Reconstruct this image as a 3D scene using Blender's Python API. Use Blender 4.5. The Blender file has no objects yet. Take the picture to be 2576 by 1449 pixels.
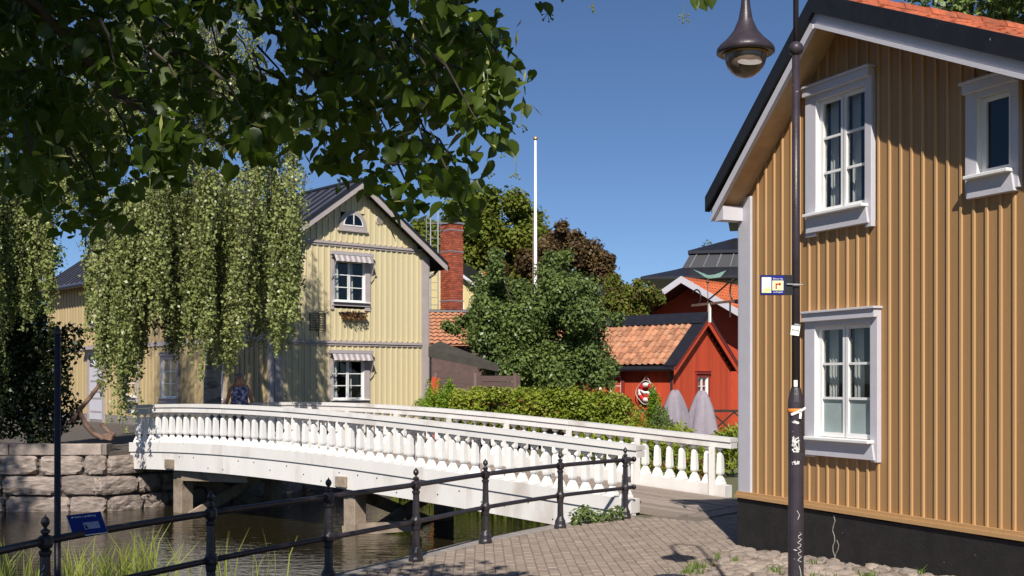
import bpy, bmesh, math, random
import numpy as np
from mathutils import Vector, Matrix

random.seed(7)
RNG = np.random.default_rng(11)
R = math.radians
SC = bpy.context.scene
COL = SC.collection

# ------------------------------------------------------------------ camera, sky, sun, exposure
FPX, CX, HY, EYE = 2900.0, 1288.0, 960.0, 2.0      # focal length, centre, horizon (on a 2576 px wide frame), eye height
cd = bpy.data.cameras.new('camera'); cam = bpy.data.objects.new('camera', cd); COL.objects.link(cam)
cam.location = (0, 0, EYE); cam.rotation_euler = (R(90), 0, 0)
cd.sensor_width = 36; cd.lens = 36 * FPX / 2576; cd.shift_y = (HY - 724.5) / 2576
cd.clip_start = .05; cd.clip_end = 3000
SC.camera = cam
SUN = Vector((0.05, 1.0, -0.87)).normalized()         # the way the light travels
wd = bpy.data.worlds.new('World'); SC.world = wd; wd.use_nodes = True
wn = wd.node_tree.nodes; wl = wd.node_tree.links
sky = wn.new('ShaderNodeTexSky'); sky.sky_type = 'NISHITA'; sky.sun_disc = False
sky.sun_elevation = math.asin(-SUN.z); sky.sun_rotation = R(183)
sky.altitude = 0; sky.air_density = .62; sky.dust_density = .1; sky.ozone_density = 6
wl.new(sky.outputs[0], wn['Background'].inputs[0]); wn['Background'].inputs[1].default_value = .083
sl = bpy.data.lights.new('sun', 'SUN'); sl.energy = 5.0; sl.angle = R(.53); sl.color = (1, .95, .87)
so = bpy.data.objects.new('sun', sl); COL.objects.link(so); so.rotation_euler = SUN.to_track_quat('-Z', 'Y').to_euler()
SC.view_settings.view_transform = 'Standard'; SC.view_settings.look = 'None'
SC.view_settings.gamma = 1; SC.view_settings.exposure = .2
SC.cycles.use_denoising = True; SC.cycles.max_bounces = 6; SC.cycles.transparent_max_bounces = 12
SC.cycles.caustics_reflective = False; SC.cycles.caustics_refractive = False

def at(px, py, Z):
    return Vector(((px - CX) / FPX * Z, Z, EYE + (HY - py) / FPX * Z))

# ------------------------------------------------------------------ materials
MATS = {}
def _new(name):
    m = bpy.data.materials.new(name); m.use_nodes = True; MATS[name] = m
    return m, m.node_tree.nodes, m.node_tree.links, m.node_tree.nodes['Principled BSDF']
def mat(name, col, rough=.6, var=.18, scale=6., bump=.0, bscale=40., stretch=None, spec=.4, metal=0., objvar=.12, col2=None, speck=None, thresh=.62):
    """paint or stone: noise mottling, per-object tint, fine relief, optional second colour in patches and light specks"""
    m, n, l, b = _new(name)
    tc = n.new('ShaderNodeTexCoord'); src = tc.outputs['Object']
    if stretch:
        mp = n.new('ShaderNodeMapping'); mp.inputs['Scale'].default_value = stretch
        l.new(src, mp.inputs[0]); src = mp.outputs[0]
    no = n.new('ShaderNodeTexNoise'); no.inputs['Scale'].default_value = scale; no.inputs['Detail'].default_value = 7; no.inputs['Roughness'].default_value = .65
    l.new(src, no.inputs[0])
    oi = n.new('ShaderNodeObjectInfo')
    # offset the noise by the object's random number so that shared meshes differ
    va = n.new('ShaderNodeVectorMath'); va.operation = 'ADD'; l.new(src, va.inputs[0])
    ml = n.new('ShaderNodeMath'); ml.operation = 'MULTIPLY'; ml.inputs[1].default_value = 37.; l.new(oi.outputs['Random'], ml.inputs[0])
    l.new(ml.outputs[0], va.inputs[1]); l.new(va.outputs[0], no.inputs[0])
    mr = n.new('ShaderNodeMapRange'); mr.inputs[1].default_value = .25; mr.inputs[2].default_value = .75
    mr.inputs[3].default_value = 1 - var; mr.inputs[4].default_value = 1 + var; l.new(no.outputs[0], mr.inputs[0])
    mo = n.new('ShaderNodeMapRange'); mo.inputs[3].default_value = 1 - objvar; mo.inputs[4].default_value = 1 + objvar; l.new(oi.outputs['Random'], mo.inputs[0])
    mm = n.new('ShaderNodeMath'); mm.operation = 'MULTIPLY'; l.new(mr.outputs[0], mm.inputs[0]); l.new(mo.outputs[0], mm.inputs[1])
    vm = n.new('ShaderNodeVectorMath'); vm.operation = 'SCALE'; vm.inputs[0].default_value = col; l.new(mm.outputs[0], vm.inputs['Scale'])
    out = vm.outputs[0]
    def patch(out, c2, sc, th, wid):
        n2 = n.new('ShaderNodeTexNoise'); n2.inputs['Scale'].default_value = sc; n2.inputs['Detail'].default_value = 5; l.new(va.outputs[0], n2.inputs[0])
        r2 = n.new('ShaderNodeMapRange'); r2.inputs[1].default_value = th; r2.inputs[2].default_value = th + wid; l.new(n2.outputs[0], r2.inputs[0])
        mx = n.new('ShaderNodeMix'); mx.data_type = 'RGBA'; mx.inputs[7].default_value = (*c2, 1)
        l.new(r2.outputs[0], mx.inputs[0]); l.new(out, mx.inputs[6]); return mx.outputs[2]
    if col2: out = patch(out, col2, scale * .6, thresh - .1, .2)
    if speck: out = patch(out, speck, 26., .70, .04)
    l.new(out, b.inputs['Base Color'])
    b.inputs['Roughness'].default_value = rough; b.inputs['Specular IOR Level'].default_value = spec; b.inputs['Metallic'].default_value = metal
    if bump:
        nb = n.new('ShaderNodeTexNoise'); nb.inputs['Scale'].default_value = bscale; nb.inputs['Detail'].default_value = 6; l.new(va.outputs[0], nb.inputs[0])
        bp = n.new('ShaderNodeBump'); bp.inputs['Strength'].default_value = bump; bp.inputs['Distance'].default_value = .02
        l.new(nb.outputs[0], bp.inputs['Height']); l.new(bp.outputs[0], b.inputs['Normal'])
    return m
def leafmat(name, ca, cb, trans=.3, rough=.45, spec=.3, tcol=None):
    m, n, l, b = _new(name)
    g = n.new('ShaderNodeNewGeometry')
    tc = n.new('ShaderNodeTexCoord'); no = n.new('ShaderNodeTexNoise'); no.inputs['Scale'].default_value = .9; l.new(tc.outputs['Object'], no.inputs[0])
    ad = n.new('ShaderNodeMath'); ad.operation = 'MULTIPLY_ADD'; ad.inputs[1].default_value = .55; l.new(g.outputs['Random Per Island'], ad.inputs[0])
    sb = n.new('ShaderNodeMath'); sb.operation = 'MULTIPLY_ADD'; sb.inputs[1].default_value = 1.5; sb.inputs[2].default_value = -.55; l.new(no.outputs[0], sb.inputs[0])
    l.new(sb.outputs[0], ad.inputs[2]); ad.use_clamp = True
    mx = n.new('ShaderNodeMix'); mx.data_type = 'RGBA'; mx.inputs[6].default_value = (*ca, 1); mx.inputs[7].default_value = (*cb, 1)
    l.new(ad.outputs[0], mx.inputs[0]); l.new(mx.outputs[2], b.inputs['Base Color'])
    b.inputs['Roughness'].default_value = rough; b.inputs['Specular IOR Level'].default_value = spec
    t = n.new('ShaderNodeBsdfTranslucent'); ms = n.new('ShaderNodeMixShader'); ms.inputs[0].default_value = trans
    if tcol: t.inputs[0].default_value = (*tcol, 1)
    else: l.new(mx.outputs[2], t.inputs[0])
    l.new(b.outputs[0], ms.inputs[1]); l.new(t.outputs[0], ms.inputs[2]); l.new(ms.outputs[0], n['Material Output'].inputs[0])
    return m
def glassmat(name, tint=(.75, .8, .8), refl=.10):
    m, n, l, b = _new(name)
    t = n.new('ShaderNodeBsdfTransparent'); t.inputs[0].default_value = (*tint, 1)
    g = n.new('ShaderNodeBsdfGlossy'); g.inputs['Roughness'].default_value = .03
    no = n.new('ShaderNodeTexNoise'); no.inputs['Scale'].default_value = 3.; bp = n.new('ShaderNodeBump'); bp.inputs['Strength'].default_value = .06
    tc = n.new('ShaderNodeTexCoord'); l.new(tc.outputs['Object'], no.inputs[0]); l.new(no.outputs[0], bp.inputs['Height']); l.new(bp.outputs[0], g.inputs['Normal'])
    f = n.new('ShaderNodeLayerWeight'); pw_ = n.new('ShaderNodeMath'); pw_.operation = 'POWER'; pw_.inputs[1].default_value = 4.; l.new(f.outputs['Facing'], pw_.inputs[0])
    ad = n.new('ShaderNodeMath'); ad.operation = 'MULTIPLY_ADD'; ad.inputs[1].default_value = .6; ad.inputs[2].default_value = refl; l.new(pw_.outputs[0], ad.inputs[0])
    ms = n.new('ShaderNodeMixShader'); l.new(ad.outputs[0], ms.inputs[0]); l.new(t.outputs[0], ms.inputs[1]); l.new(g.outputs[0], ms.inputs[2])
    l.new(ms.outputs[0], n['Material Output'].inputs[0]); return m

mat('ochre', (.39, .22, .094), .5, .14, 3., .2, 60, (6, 6, .6), objvar=.11, speck=(.24, .12, .05), col2=(.33, .17, .06), thresh=.68)
mat('ochre_batten', (.50, .295, .13), .45, .06, 3., .1, 60, (6, 6, .6), objvar=.05)
mat('lilac_white', (.57, .545, .585), .55, .06, 5., .12, 70, objvar=.03, col2=(.55, .5, .49), thresh=.72)
mat('window_white', (.82, .80, .78), .5, .05, 6., .08, 70, objvar=.03)
mat('bridge_white', (.76, .725, .69), .5, .07, 1.6, .12, 60, (1.6, 1.6, .5), objvar=.04, col2=(.50, .43, .38), thresh=.64, speck=(.40, .35, .31))
mat('baluster_white', (.83, .81, .78), .45, .05, 3., .05, 50, objvar=.04)
mat('plinth_black', (.017, .014, .014), .75, .5, 5., .35, 30, speck=(.22, .2, .19))
mat('tar_black', (.014, .013, .014), .42, .4, 5., .15, 30, speck=(.32, .31, .3))
mat('iron', (.030, .024, .027), .36, .4, 9., .25, 60, spec=.5, objvar=.1)
mat('lamp_metal', (.040, .030, .037), .38, .35, 7., .1, 80, spec=.5, speck=(.3, .28, .27))
mat('soffit', (.55, .36, .19), .7, .2, 5., .2, 40)
mat('roof_tile', (.42, .105, .045), .8, .35, 9., .4, 40, objvar=.3, col2=(.23, .09, .055), thresh=.62)
mat('cottage_tile', (.40, .175, .095), .8, .28, 8., .3, 40, objvar=.36, col2=(.46, .26, .15), thresh=.6)
mat('orange_tile', (.48, .115, .04), .8, .2, 6., .3, 30)
mat('red_paint', (.52, .066, .024), .75, .2, 4., .25, 50, (5, 5, .8), objvar=.12, speck=(.48, .2, .14))
mat('red_dark', (.26, .03, .018), .75, .2, 4., .2, 50)
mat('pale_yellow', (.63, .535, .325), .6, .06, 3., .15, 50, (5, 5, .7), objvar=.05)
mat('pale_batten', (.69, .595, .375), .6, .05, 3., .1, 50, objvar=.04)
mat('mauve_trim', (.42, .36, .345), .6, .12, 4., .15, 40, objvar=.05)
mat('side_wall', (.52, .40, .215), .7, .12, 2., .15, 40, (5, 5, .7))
mat('seam_metal', (.10, .10, .14), .38, .25, 3., .08, 20, spec=.6, metal=.35)
mat('black_metal', (.018, .018, .024), .4, .3, 4., .1, 30, spec=.5)
mat('awning', (.52, .47, .47), .8, .2, 8.)
mat('awning_stripe', (.30, .25, .26), .8, .2, 8.)
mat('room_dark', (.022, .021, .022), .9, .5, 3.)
mat('curtain', (.60, .585, .55), .9, .1, 8.)
mat('film', (.30, .36, .35), .5, .15, 3.)
mat('brick', (.36, .085, .04), .85, .25, 12., .4, 60, objvar=.34)
mat('mortar', (.44, .40, .36), .9, .15, 12., .3, 60)
mat('zinc', (.36, .37, .39), .45, .2, 6., metal=.5)
mat('paver', (.305, .24, .19), .85, .2, 7., .35, 60, objvar=.09)
mat('paver_joint', (.16, .13, .105), .95, .3, 14., .3, 80)
mat('cobble', (.30, .24, .195), .85, .3, 2.5, .6, 9, objvar=.3, col2=(.36, .31, .27))
mat('kerb_stone', (.27, .24, .22), .85, .25, 7., .5, 40)
mat('granite', (.29, .235, .20), .9, .4, 4., .7, 14, objvar=.25, col2=(.15, .115, .09))
mat('earth', (.11, .085, .055), .95, .35, 4., .5, 20)
mat('quay_ground', (.115, .095, .08), .95, .3, 5., .4, 20)
mat('far_ground', (.12, .12, .06), .95, .3, 1., .4, 20)
mat('deck_wood', (.30, .24, .20), .85, .22, 5., .4, 30, (.6, 8, 8), objvar=.22)
mat('old_timber', (.30, .235, .175), .85, .35, 4., .5, 20, col2=(.13, .10, .07))
mat('dark_timber', (.035, .027, .019), .9, .4, 5., .4, 20)
mat('bark', (.055, .043, .034), .95, .4, 9., .7, 20)
mat('birch_bark', (.42, .39, .36), .8, .3, 4., .4, 20, (1, 1, 5), col2=(.05, .045, .04), thresh=.6)
mat('parasol_cover', (.30, .26, .30), .8, .14, 4., .5, 14)
mat('canopy_cloth', (.050, .045, .036), .9, .3, 4., .3, 20)
mat('fence_wood', (.15, .095, .085), .9, .3, 5., .4, 20, objvar=.3)
mat('sign_blue', (.012, .016, .22), .4, .1, 5.)
mat('plate_blue', (.008, .02, .17), .35, .12, 5.)
mat('sign_cream', (.85, .84, .42), .5, .06, 20.)
mat('sign_white', (.85, .84, .78), .5, .06, 20.)
mat('sign_map', (.82, .82, .72), .5, .1, 30., col2=(.70, .72, .22), thresh=.62)
mat('sign_red', (.42, .008, .012), .5, .05, 9.)
mat('sign_black', (.015, .014, .014), .5, .3, 9., speck=(.2, .2, .2))
mat('plate_grey', (.38, .38, .50), .5, .15, 20.)
mat('steel', (.60, .59, .58), .35, .15, 9., metal=.6)
mat('ribbon_orange', (.75, .25, .04), .6, .2, 9.)
mat('ribbon_white', (.78, .74, .72), .6, .2, 9.)
mat('bowl', (.16, .11, .085), .18, .25, 9., spec=.6)
mat('bowl_glow', (.20, .18, .165), .4, .1, 9.)
mat('flag_white', (.80, .78, .77), .4, .08, 4.)
mat('gold', (.35, .22, .06), .4, .1, 4., metal=.6)
mat('rust', (.19, .115, .085), .85, .4, 8., .5, 30)
mat('buoy_white', (.80, .77, .74), .6, .08, 5.)
mat('buoy_red', (.55, .015, .02), .6, .1, 5.)
mat('rope_mat', (.55, .5, .45), .9, .15, 20.)
mat('skin', (.46, .21, .13), .55, .12, 20.)
mat('hair', (.30, .27, .26), .7, .3, 40.)
mat('blouse', (.06, .07, .22), .8, .15, 20., col2=(.62, .62, .74), thresh=.55)
mat('trousers', (.05, .05, .08), .8, .2, 9.)
mat('yellow_wall', (.62, .50, .24), .7, .1, 3.)
mat('cream_fascia', (.66, .56, .42), .7, .1, 3.)
mat('verdigris', (.20, .33, .28), .7, .3, 9.)
mat('dry_flower', (.22, .11, .04), .9, .3, 20.)
mat('berry', (.16, .19, .06), .6, .2, 9.)
mat('awning_frame', (.40, .36, .37), .5, .1, 5.)
glassmat('glass', (.88, .90, .90), .035)
glassmat('glass_dark', (.4, .42, .44), .06)
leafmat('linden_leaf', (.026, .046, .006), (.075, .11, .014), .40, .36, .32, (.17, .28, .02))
leafmat('linden_bract', (.30, .30, .08), (.42, .40, .15), .35, .6)
leafmat('birch_leaf', (.17, .20, .055), (.38, .42, .15), .30, .38, .40)
leafmat('green_leaf', (.115, .15, .020), (.22, .245, .04), .30, .6, .2)
leafmat('copper_leaf', (.085, .05, .022), (.17, .115, .045), .25, .5)
leafmat('shrub_leaf', (.075, .12, .035), (.22, .28, .075), .28, .40, .35)
leafmat('hedge_leaf', (.16, .22, .02), (.36, .40, .05), .30, .5)
leafmat('thuja_leaf', (.12, .23, .012), (.30, .42, .04), .30, .6)
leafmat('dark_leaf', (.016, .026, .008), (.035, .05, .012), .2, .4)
leafmat('red_leaf', (.20, .07, .025), (.30, .14, .06), .3, .6)
leafmat('reed_leaf', (.22, .27, .035), (.42, .46, .10), .35, .5)
leafmat('weed_leaf', (.09, .17, .02), (.20, .29, .04), .35, .5)

def water_mat():
    m, n, l, b = _new('water_surface')
    b.inputs['Base Color'].default_value = (.020, .016, .007, 1); b.inputs['Roughness'].default_value = .04
    b.inputs['IOR'].default_value = 1.33; b.inputs['Specular IOR Level'].default_value = .8
    tc = n.new('ShaderNodeTexCoord')
    mp = n.new('ShaderNodeMapping'); mp.inputs['Scale'].default_value = (.8, 2.0, 1); l.new(tc.outputs['Object'], mp.inputs[0])
    a = n.new('ShaderNodeTexNoise'); a.inputs['Scale'].default_value = 2.6; a.inputs['Detail'].default_value = 3; l.new(mp.outputs[0], a.inputs[0])
    c = n.new('ShaderNodeTexNoise'); c.inputs['Scale'].default_value = 9.; c.inputs['Detail'].default_value = 2; l.new(mp.outputs[0], c.inputs[0])
    ad = n.new('ShaderNodeMath'); ad.operation = 'MULTIPLY_ADD'; ad.inputs[1].default_value = .3; l.new(c.outputs[0], ad.inputs[0]); l.new(a.outputs[0], ad.inputs[2])
    bp = n.new('ShaderNodeBump'); bp.inputs['Strength'].default_value = .32; bp.inputs['Distance'].default_value = .06
    l.new(ad.outputs[0], bp.inputs['Height']); l.new(bp.outputs[0], b.inputs['Normal'])
water_mat()

# ------------------------------------------------------------------ building helpers
def tag(o, label=None, cat=None, group=None, kind=None):
    if label: o['label'] = label
    if cat: o['category'] = cat
    if group: o['group'] = group
    if kind: o['kind'] = kind
    return o
def obj(name, me, parent=None, loc=None, rot=None, scale=None):
    o = bpy.data.objects.new(name, me); COL.objects.link(o)
    if parent is not None: o.parent = parent
    if loc is not None: o.location = loc
    if rot is not None: o.rotation_euler = rot
    if scale is not None: o.scale = scale
    return o
def empty(name, loc=(0, 0, 0), rz=0., label=None, cat=None, group=None):
    o = bpy.data.objects.new(name, None); COL.objects.link(o); o.location = loc; o.rotation_euler = (0, 0, rz)
    return tag(o, label, cat, group)
class MB:
    def __init__(s): s.v = []; s.f = []; s.m = []
    def add(s, vs, fs, mi=0):
        k = len(s.v); s.v += [tuple(v) for v in vs]; s.f += [tuple(i + k for i in f) for f in fs]; s.m += [mi] * len(fs); return s
    def box(s, x0, x1, y0, y1, z0, z1, mi=0):
        vs = [(x, y, z) for z in (z0, z1) for y in (y0, y1) for x in (x0, x1)]
        return s.add(vs, [(0, 2, 3, 1), (4, 5, 7, 6), (0, 1, 5, 4), (2, 6, 7, 3), (0, 4, 6, 2), (1, 3, 7, 5)], mi)
    def beam(s, a, b, w, h, mi=0, up=(0, 0, 1)):
        a = Vector(a); b = Vector(b); d = (b - a).normalized(); u = Vector(up); sd = d.cross(u)
        if sd.length < 1e-4: sd = d.cross(Vector((1, 0, 0)))
        sd.normalize(); u = sd.cross(d)
        vs = [p + sd * (i * w / 2) + u * (j * h / 2) for p in (a, b) for j in (-1, 1) for i in (-1, 1)]
        return s.add(vs, [(0, 1, 3, 2), (4, 6, 7, 5), (0, 4, 5, 1), (2, 3, 7, 6), (0, 2, 6, 4), (1, 5, 7, 3)], mi)
    def prism(s, poly, y0, y1, mi=0):
        """polygon in x,z extruded along y"""
        n = len(poly); vs = [(x, y0, z) for x, z in poly] + [(x, y1, z) for x, z in poly]
        fs = [tuple(range(n)), tuple(range(2 * n - 1, n - 1, -1))] + [(i, i + n, (i + 1) % n + n, (i + 1) % n) for i in range(n)]
        return s.add(vs, fs, mi)
    def prismz(s, poly, z0, z1, mi=0):
        n = len(poly); vs = [(x, y, z0) for x, y in poly] + [(x, y, z1) for x, y in poly]
        fs = [tuple(range(n - 1, -1, -1)), tuple(range(n, 2 * n))] + [(i, (i + 1) % n, (i + 1) % n + n, i + n) for i in range(n)]
        return s.add(vs, fs, mi)
    def tube(s, pts, r, seg=8, mi=0, cap=True):
        pts = [Vector(p) for p in pts]; n = len(pts); rs = r if hasattr(r, '__len__') else [r] * n
        vs = []; prev = None
        for i, p in enumerate(pts):
            d = (pts[min(i + 1, n - 1)] - pts[max(i - 1, 0)]).normalized()
            if prev is None:
                a = Vector((0, 0, 1)) if abs(d.z) < .9 else Vector((1, 0, 0)); u = (a - d * a.dot(d)).normalized()
            else: u = (prev - d * prev.dot(d)).normalized()
            prev = u; w = d.cross(u)
            vs += [p + (u * math.cos(t) + w * math.sin(t)) * rs[i] for t in [2 * math.pi * k / seg for k in range(seg)]]
        fs = [(i * seg + k, i * seg + (k + 1) % seg, (i + 1) * seg + (k + 1) % seg, (i + 1) * seg + k) for i in range(n - 1) for k in range(seg)]
        if cap: fs += [tuple(range(seg - 1, -1, -1)), tuple(range((n - 1) * seg, n * seg))]
        return s.add(vs, fs, mi)
    def lathe(s, prof, seg=16, c=(0, 0, 0), mi=0, phase=0., sq=False):
        vs = []; k2 = math.sqrt(2) if sq else 1
        for r, z in prof: vs += [(c[0] + r * k2 * math.cos(phase + 2 * math.pi * k / seg), c[1] + r * k2 * math.sin(phase + 2 * math.pi * k / seg), c[2] + z) for k in range(seg)]
        n = len(prof)
        fs = [(i * seg + k, i * seg + (k + 1) % seg, (i + 1) * seg + (k + 1) % seg, (i + 1) * seg + k) for i in range(n - 1) for k in range(seg)]
        fs += [tuple(range(seg - 1, -1, -1)), tuple(range((n - 1) * seg, n * seg))]
        return s.add(vs, fs, mi)
    def sphere(s, c, r, seg=10, mi=0):
        return s.lathe([(max(1e-4, r * math.sin(math.pi * i / 6)), -r * math.cos(math.pi * i / 6)) for i in range(7)], seg, c, mi)
    def mesh(s, name, mats, smooth=False, bevel=0.):
        me = bpy.data.meshes.new(name); me.from_pydata(s.v, [], s.f)
        for m in ([mats] if isinstance(mats, str) else mats): me.materials.append(MATS[m])
        me.polygons.foreach_set('material_index', s.m)
        bm = bmesh.new(); bm.from_mesh(me)
        if bevel: bmesh.ops.bevel(bm, geom=bm.edges[:], offset=bevel, segments=1, affect='EDGES')
        bmesh.ops.recalc_face_normals(bm, faces=bm.faces[:]); bm.to_mesh(me); bm.free()
        if smooth: me.polygons.foreach_set('use_smooth', [True] * len(me.polygons))
        me.update(); return me
    def build(s, name, mats, parent=None, loc=None, smooth=False, bevel=0., rot=None):
        return obj(name, s.mesh(name, mats, smooth, bevel), parent, loc, rot)
UNIT = {}
def unit_box(m, key='box'):
    """a shared unit cube (x,y,z in 0..1) of one material, sized by object scale"""
    if (m, key) not in UNIT: UNIT[(m, key)] = MB().box(0, 1, 0, 1, 0, 1).mesh(key, m)
    return UNIT[(m, key)]
def piece(name, m, parent, x0, x1, y0, y1, z0, z1):
    return obj(name, unit_box(m), parent, (x0, y0, z0), None, (x1 - x0, y1 - y0, z1 - z0))
def npmesh(name, V, Fq, mname, smooth=False):
    me = bpy.data.meshes.new(name); V = np.asarray(V, dtype=np.float32); Fq = np.asarray(Fq, dtype=np.int32); k = Fq.shape[1]
    me.vertices.add(len(V)); me.vertices.foreach_set('co', V.ravel())
    me.loops.add(Fq.size); me.loops.foreach_set('vertex_index', Fq.ravel())
    me.polygons.add(len(Fq)); me.polygons.foreach_set('loop_start', np.arange(0, Fq.size, k, dtype=np.int32))
    for m in ([mname] if isinstance(mname, str) else mname): me.materials.append(MATS[m])
    me.update(calc_edges=True); me.validate()
    if smooth: me.polygons.foreach_set('use_smooth', [True] * len(me.polygons))
    return me
def unitv(a): return a / np.maximum(1e-6, np.linalg.norm(a, axis=1, keepdims=True))
def leafquads(P, N, T, L, W):
    """one folded diamond per leaf"""
    N = unitv(N); T = unitv(T - N * np.sum(T * N, 1, keepdims=True)); B = np.cross(N, T); n = len(P)
    L = np.broadcast_to(L, n)[:, None]; W = np.broadcast_to(W, n)[:, None]
    V = np.stack([P - T * L * .5, P + B * W * .5 + N * W * .12, P + T * L * .5, P - B * W * .5 + N * W * .12], 1).reshape(-1, 3)
    return V, np.arange(4 * n).reshape(n, 4)
def heartleaves(P, N, T, L):
    N = unitv(N); T = unitv(T - N * np.sum(T * N, 1, keepdims=True)); B = np.cross(N, T); n = len(P); L = np.broadcast_to(L, n)[:, None]
    half = [(.0, .0), (.10, -.09), (.27, -.06), (.44, .12), (.47, .33), (.36, .60), (.16, .83), (.0, 1.05)]
    def pt(x, y): return P + B * L * x + T * L * y + N * L * (abs(x) * .28 - .12 * (y - .4) ** 2)
    vr = [pt(x, y) for x, y in half]; vl = [pt(-x, y) for x, y in half[1:-1]]
    V = np.stack(vr + vl, 1).reshape(-1, 3); b = (np.arange(n) * 14)[:, None]
    q = [(0, 1, 2, 3), (0, 3, 4, 5), (0, 5, 6, 7), (0, 10, 9, 8), (0, 12, 11, 10), (0, 7, 13, 12)]
    Fq = np.concatenate([b + np.array(f)[None] for f in q], 0)
    return V, Fq
def crown_samples(clumps, n, shell=.55):
    C = np.array([c[:3] for c in clumps], float); Rr = np.array([(c[3:6] if len(c) >= 6 else (c[3],) * 3) for c in clumps], float)
    w = Rr.prod(1) ** (2 / 3); idx = RNG.choice(len(C), n, p=w / w.sum())
    d = unitv(RNG.normal(size=(n, 3))); rad = (shell + (1 - shell) * RNG.random(n)) ** .8
    rad *= 1 + .12 * RNG.normal(size=n)
    return C[idx] + d * Rr[idx] * rad[:, None], d
def crown(name, clumps, n, size, mname, parent=None, up=.5, droop=.0, shell=.55, aspect=.62):
    P, d = crown_samples(clumps, n, shell)
    N = d * .6 + np.array([0, 0, up]) + RNG.normal(size=(n, 3)) * .55
    T = RNG.normal(size=(n, 3)) + np.array([0, 0, -droop]) + d * .4
    L = size * (.65 + .7 * RNG.random(n))
    V, Fq = leafquads(P, N, T, L, L * aspect)
    return obj(name, npmesh(name, V, Fq, mname), parent)
def blob_clumps(c, rx, ry, rz, n, r, flat=1.):
    out = []
    for _ in range(n):
        d = unitv(RNG.normal(size=(1, 3)))[0]; q = (.45 + .5 * RNG.random())
        out.append((c[0] + d[0] * rx * q, c[1] + d[1] * ry * q, c[2] + d[2] * rz * q, *(r * (.6 + .7 * RNG.random()) * np.array([1, 1, flat]))))
    return out
def limbs(base, forks, r0, mname='bark', name='trunk', parent=None, targets=()):
    """tapered trunk through the fork points with a limb out to each target"""
    mb = MB(); pts = [Vector(base)] + [Vector(f) for f in forks]; n = len(pts)
    fine = []
    for i in range(n - 1):
        for k in range(4): fine.append(pts[i].lerp(pts[i + 1], k / 4) + Vector((random.uniform(-1, 1), random.uniform(-1, 1), 0)) * r0 * .18)
    fine.append(pts[-1]); m = len(fine)
    mb.tube(fine, [r0 * (1.25 if i == 0 else 1) * (1 - .75 * i / (m - 1)) for i in range(m)], 9)
    for t in targets:
        t = Vector(t); st = fine[min(m - 1, int(m * random.uniform(.45, .95)))]
        mid = st.lerp(t, .5) + Vector((random.uniform(-.2, .2), random.uniform(-.2, .2), random.uniform(.0, .3))) * (t - st).length * .3
        mb.tube([st, mid, t], [r0 * .33, r0 * .2, r0 * .06], 6)
    return mb.build(name, mname, parent, smooth=True)
def text_mesh(body, size, mname, name='lettering', parent=None, mw=None, extrude=.0008):
    cu = bpy.data.curves.new('lettering', 'FONT'); cu.body = body; cu.size = size; cu.extrude = extrude; cu.align_x = 'CENTER'; cu.align_y = 'CENTER'
    t = bpy.data.objects.new('tmp', cu); COL.objects.link(t)
    dg = bpy.context.evaluated_depsgraph_get(); me = bpy.data.meshes.new_from_object(t.evaluated_get(dg)); bpy.data.objects.remove(t)
    me.materials.clear(); me.materials.append(MATS[mname]); o = obj(name, me, parent)
    if mw is not None: o.matrix_local = mw
    return o

# ------------------------------------------------------------------ setting: banks, quay, water
QUAY = [(-3.95, 2.0), (-3.85, 6.5), (-3.55, 8.35), (-2.83, 10.1), (-2.03, 11.55), (-1.27, 12.95), (-.53, 14.4), (.47, 15.9), (1.45, 17.05), (1.72, 17.35)]
RIGHT_EDGE = QUAY + [(3.69, 19.80), (3.3, 21.5), (1.6, 24.3), (-1.7, 27.6), (-2.1, 29), (-1.3, 31), (.5, 34), (5, 42), (6.5, 60)]
RIGHT = RIGHT_EDGE + [(6.5, 900), (900, 900), (900, -100), (-4, -100)]
LEFT_EDGE = [(-30, 24.0), (-8.75, 25.0), (-6.4, 28.2), (-4.8, 31), (-2.4, 34.4), (2.5, 42), (4, 60)]
LEFT = [(-900, 22)] + LEFT_EDGE + [(4, 900), (-900, 900)]
def bank(name, poly, z, mname, drop):
    mb = MB(); mb.prismz(poly, z - drop, z); return tag(mb.build(name, mname), kind='structure')
ground = bank('ground', RIGHT, -.018, 'far_ground', 2.2)
leftbank = bank('left_bank_ground', LEFT, .48, 'quay_ground', 2.6)
wv = [(-900, -100, -.8), (900, -100, -.8), (900, 900, -.8), (-900, 900, -.8)]
tag(MB().add(wv, [(0, 1, 2, 3)]).build('water', 'water_surface'), kind='structure')
tag(MB().add([(x, y, -2.0) for x, y, z in wv], [(0, 1, 2, 3)]).build('river_bed', 'earth'), kind='structure')

def inside(poly, x, y):
    c = False; j = len(poly) - 1
    for i in range(len(poly)):
        xi, yi = poly[i]; xj, yj = poly[j]
        if (yi > y) != (yj > y) and x < (xj - xi) * (y - yi) / (yj - yi) + xi: c = not c
        j = i
    return c
def polydist(pts, x, y):
    best = 9e9; p = Vector((x, y))
    for a, b in zip(pts[:-1], pts[1:]):
        a = Vector(a); b = Vector(b); t = max(0, min(1, (p - a).dot(b - a) / (b - a).length_squared)); best = min(best, (p - a.lerp(b, t)).length)
    return best

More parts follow.
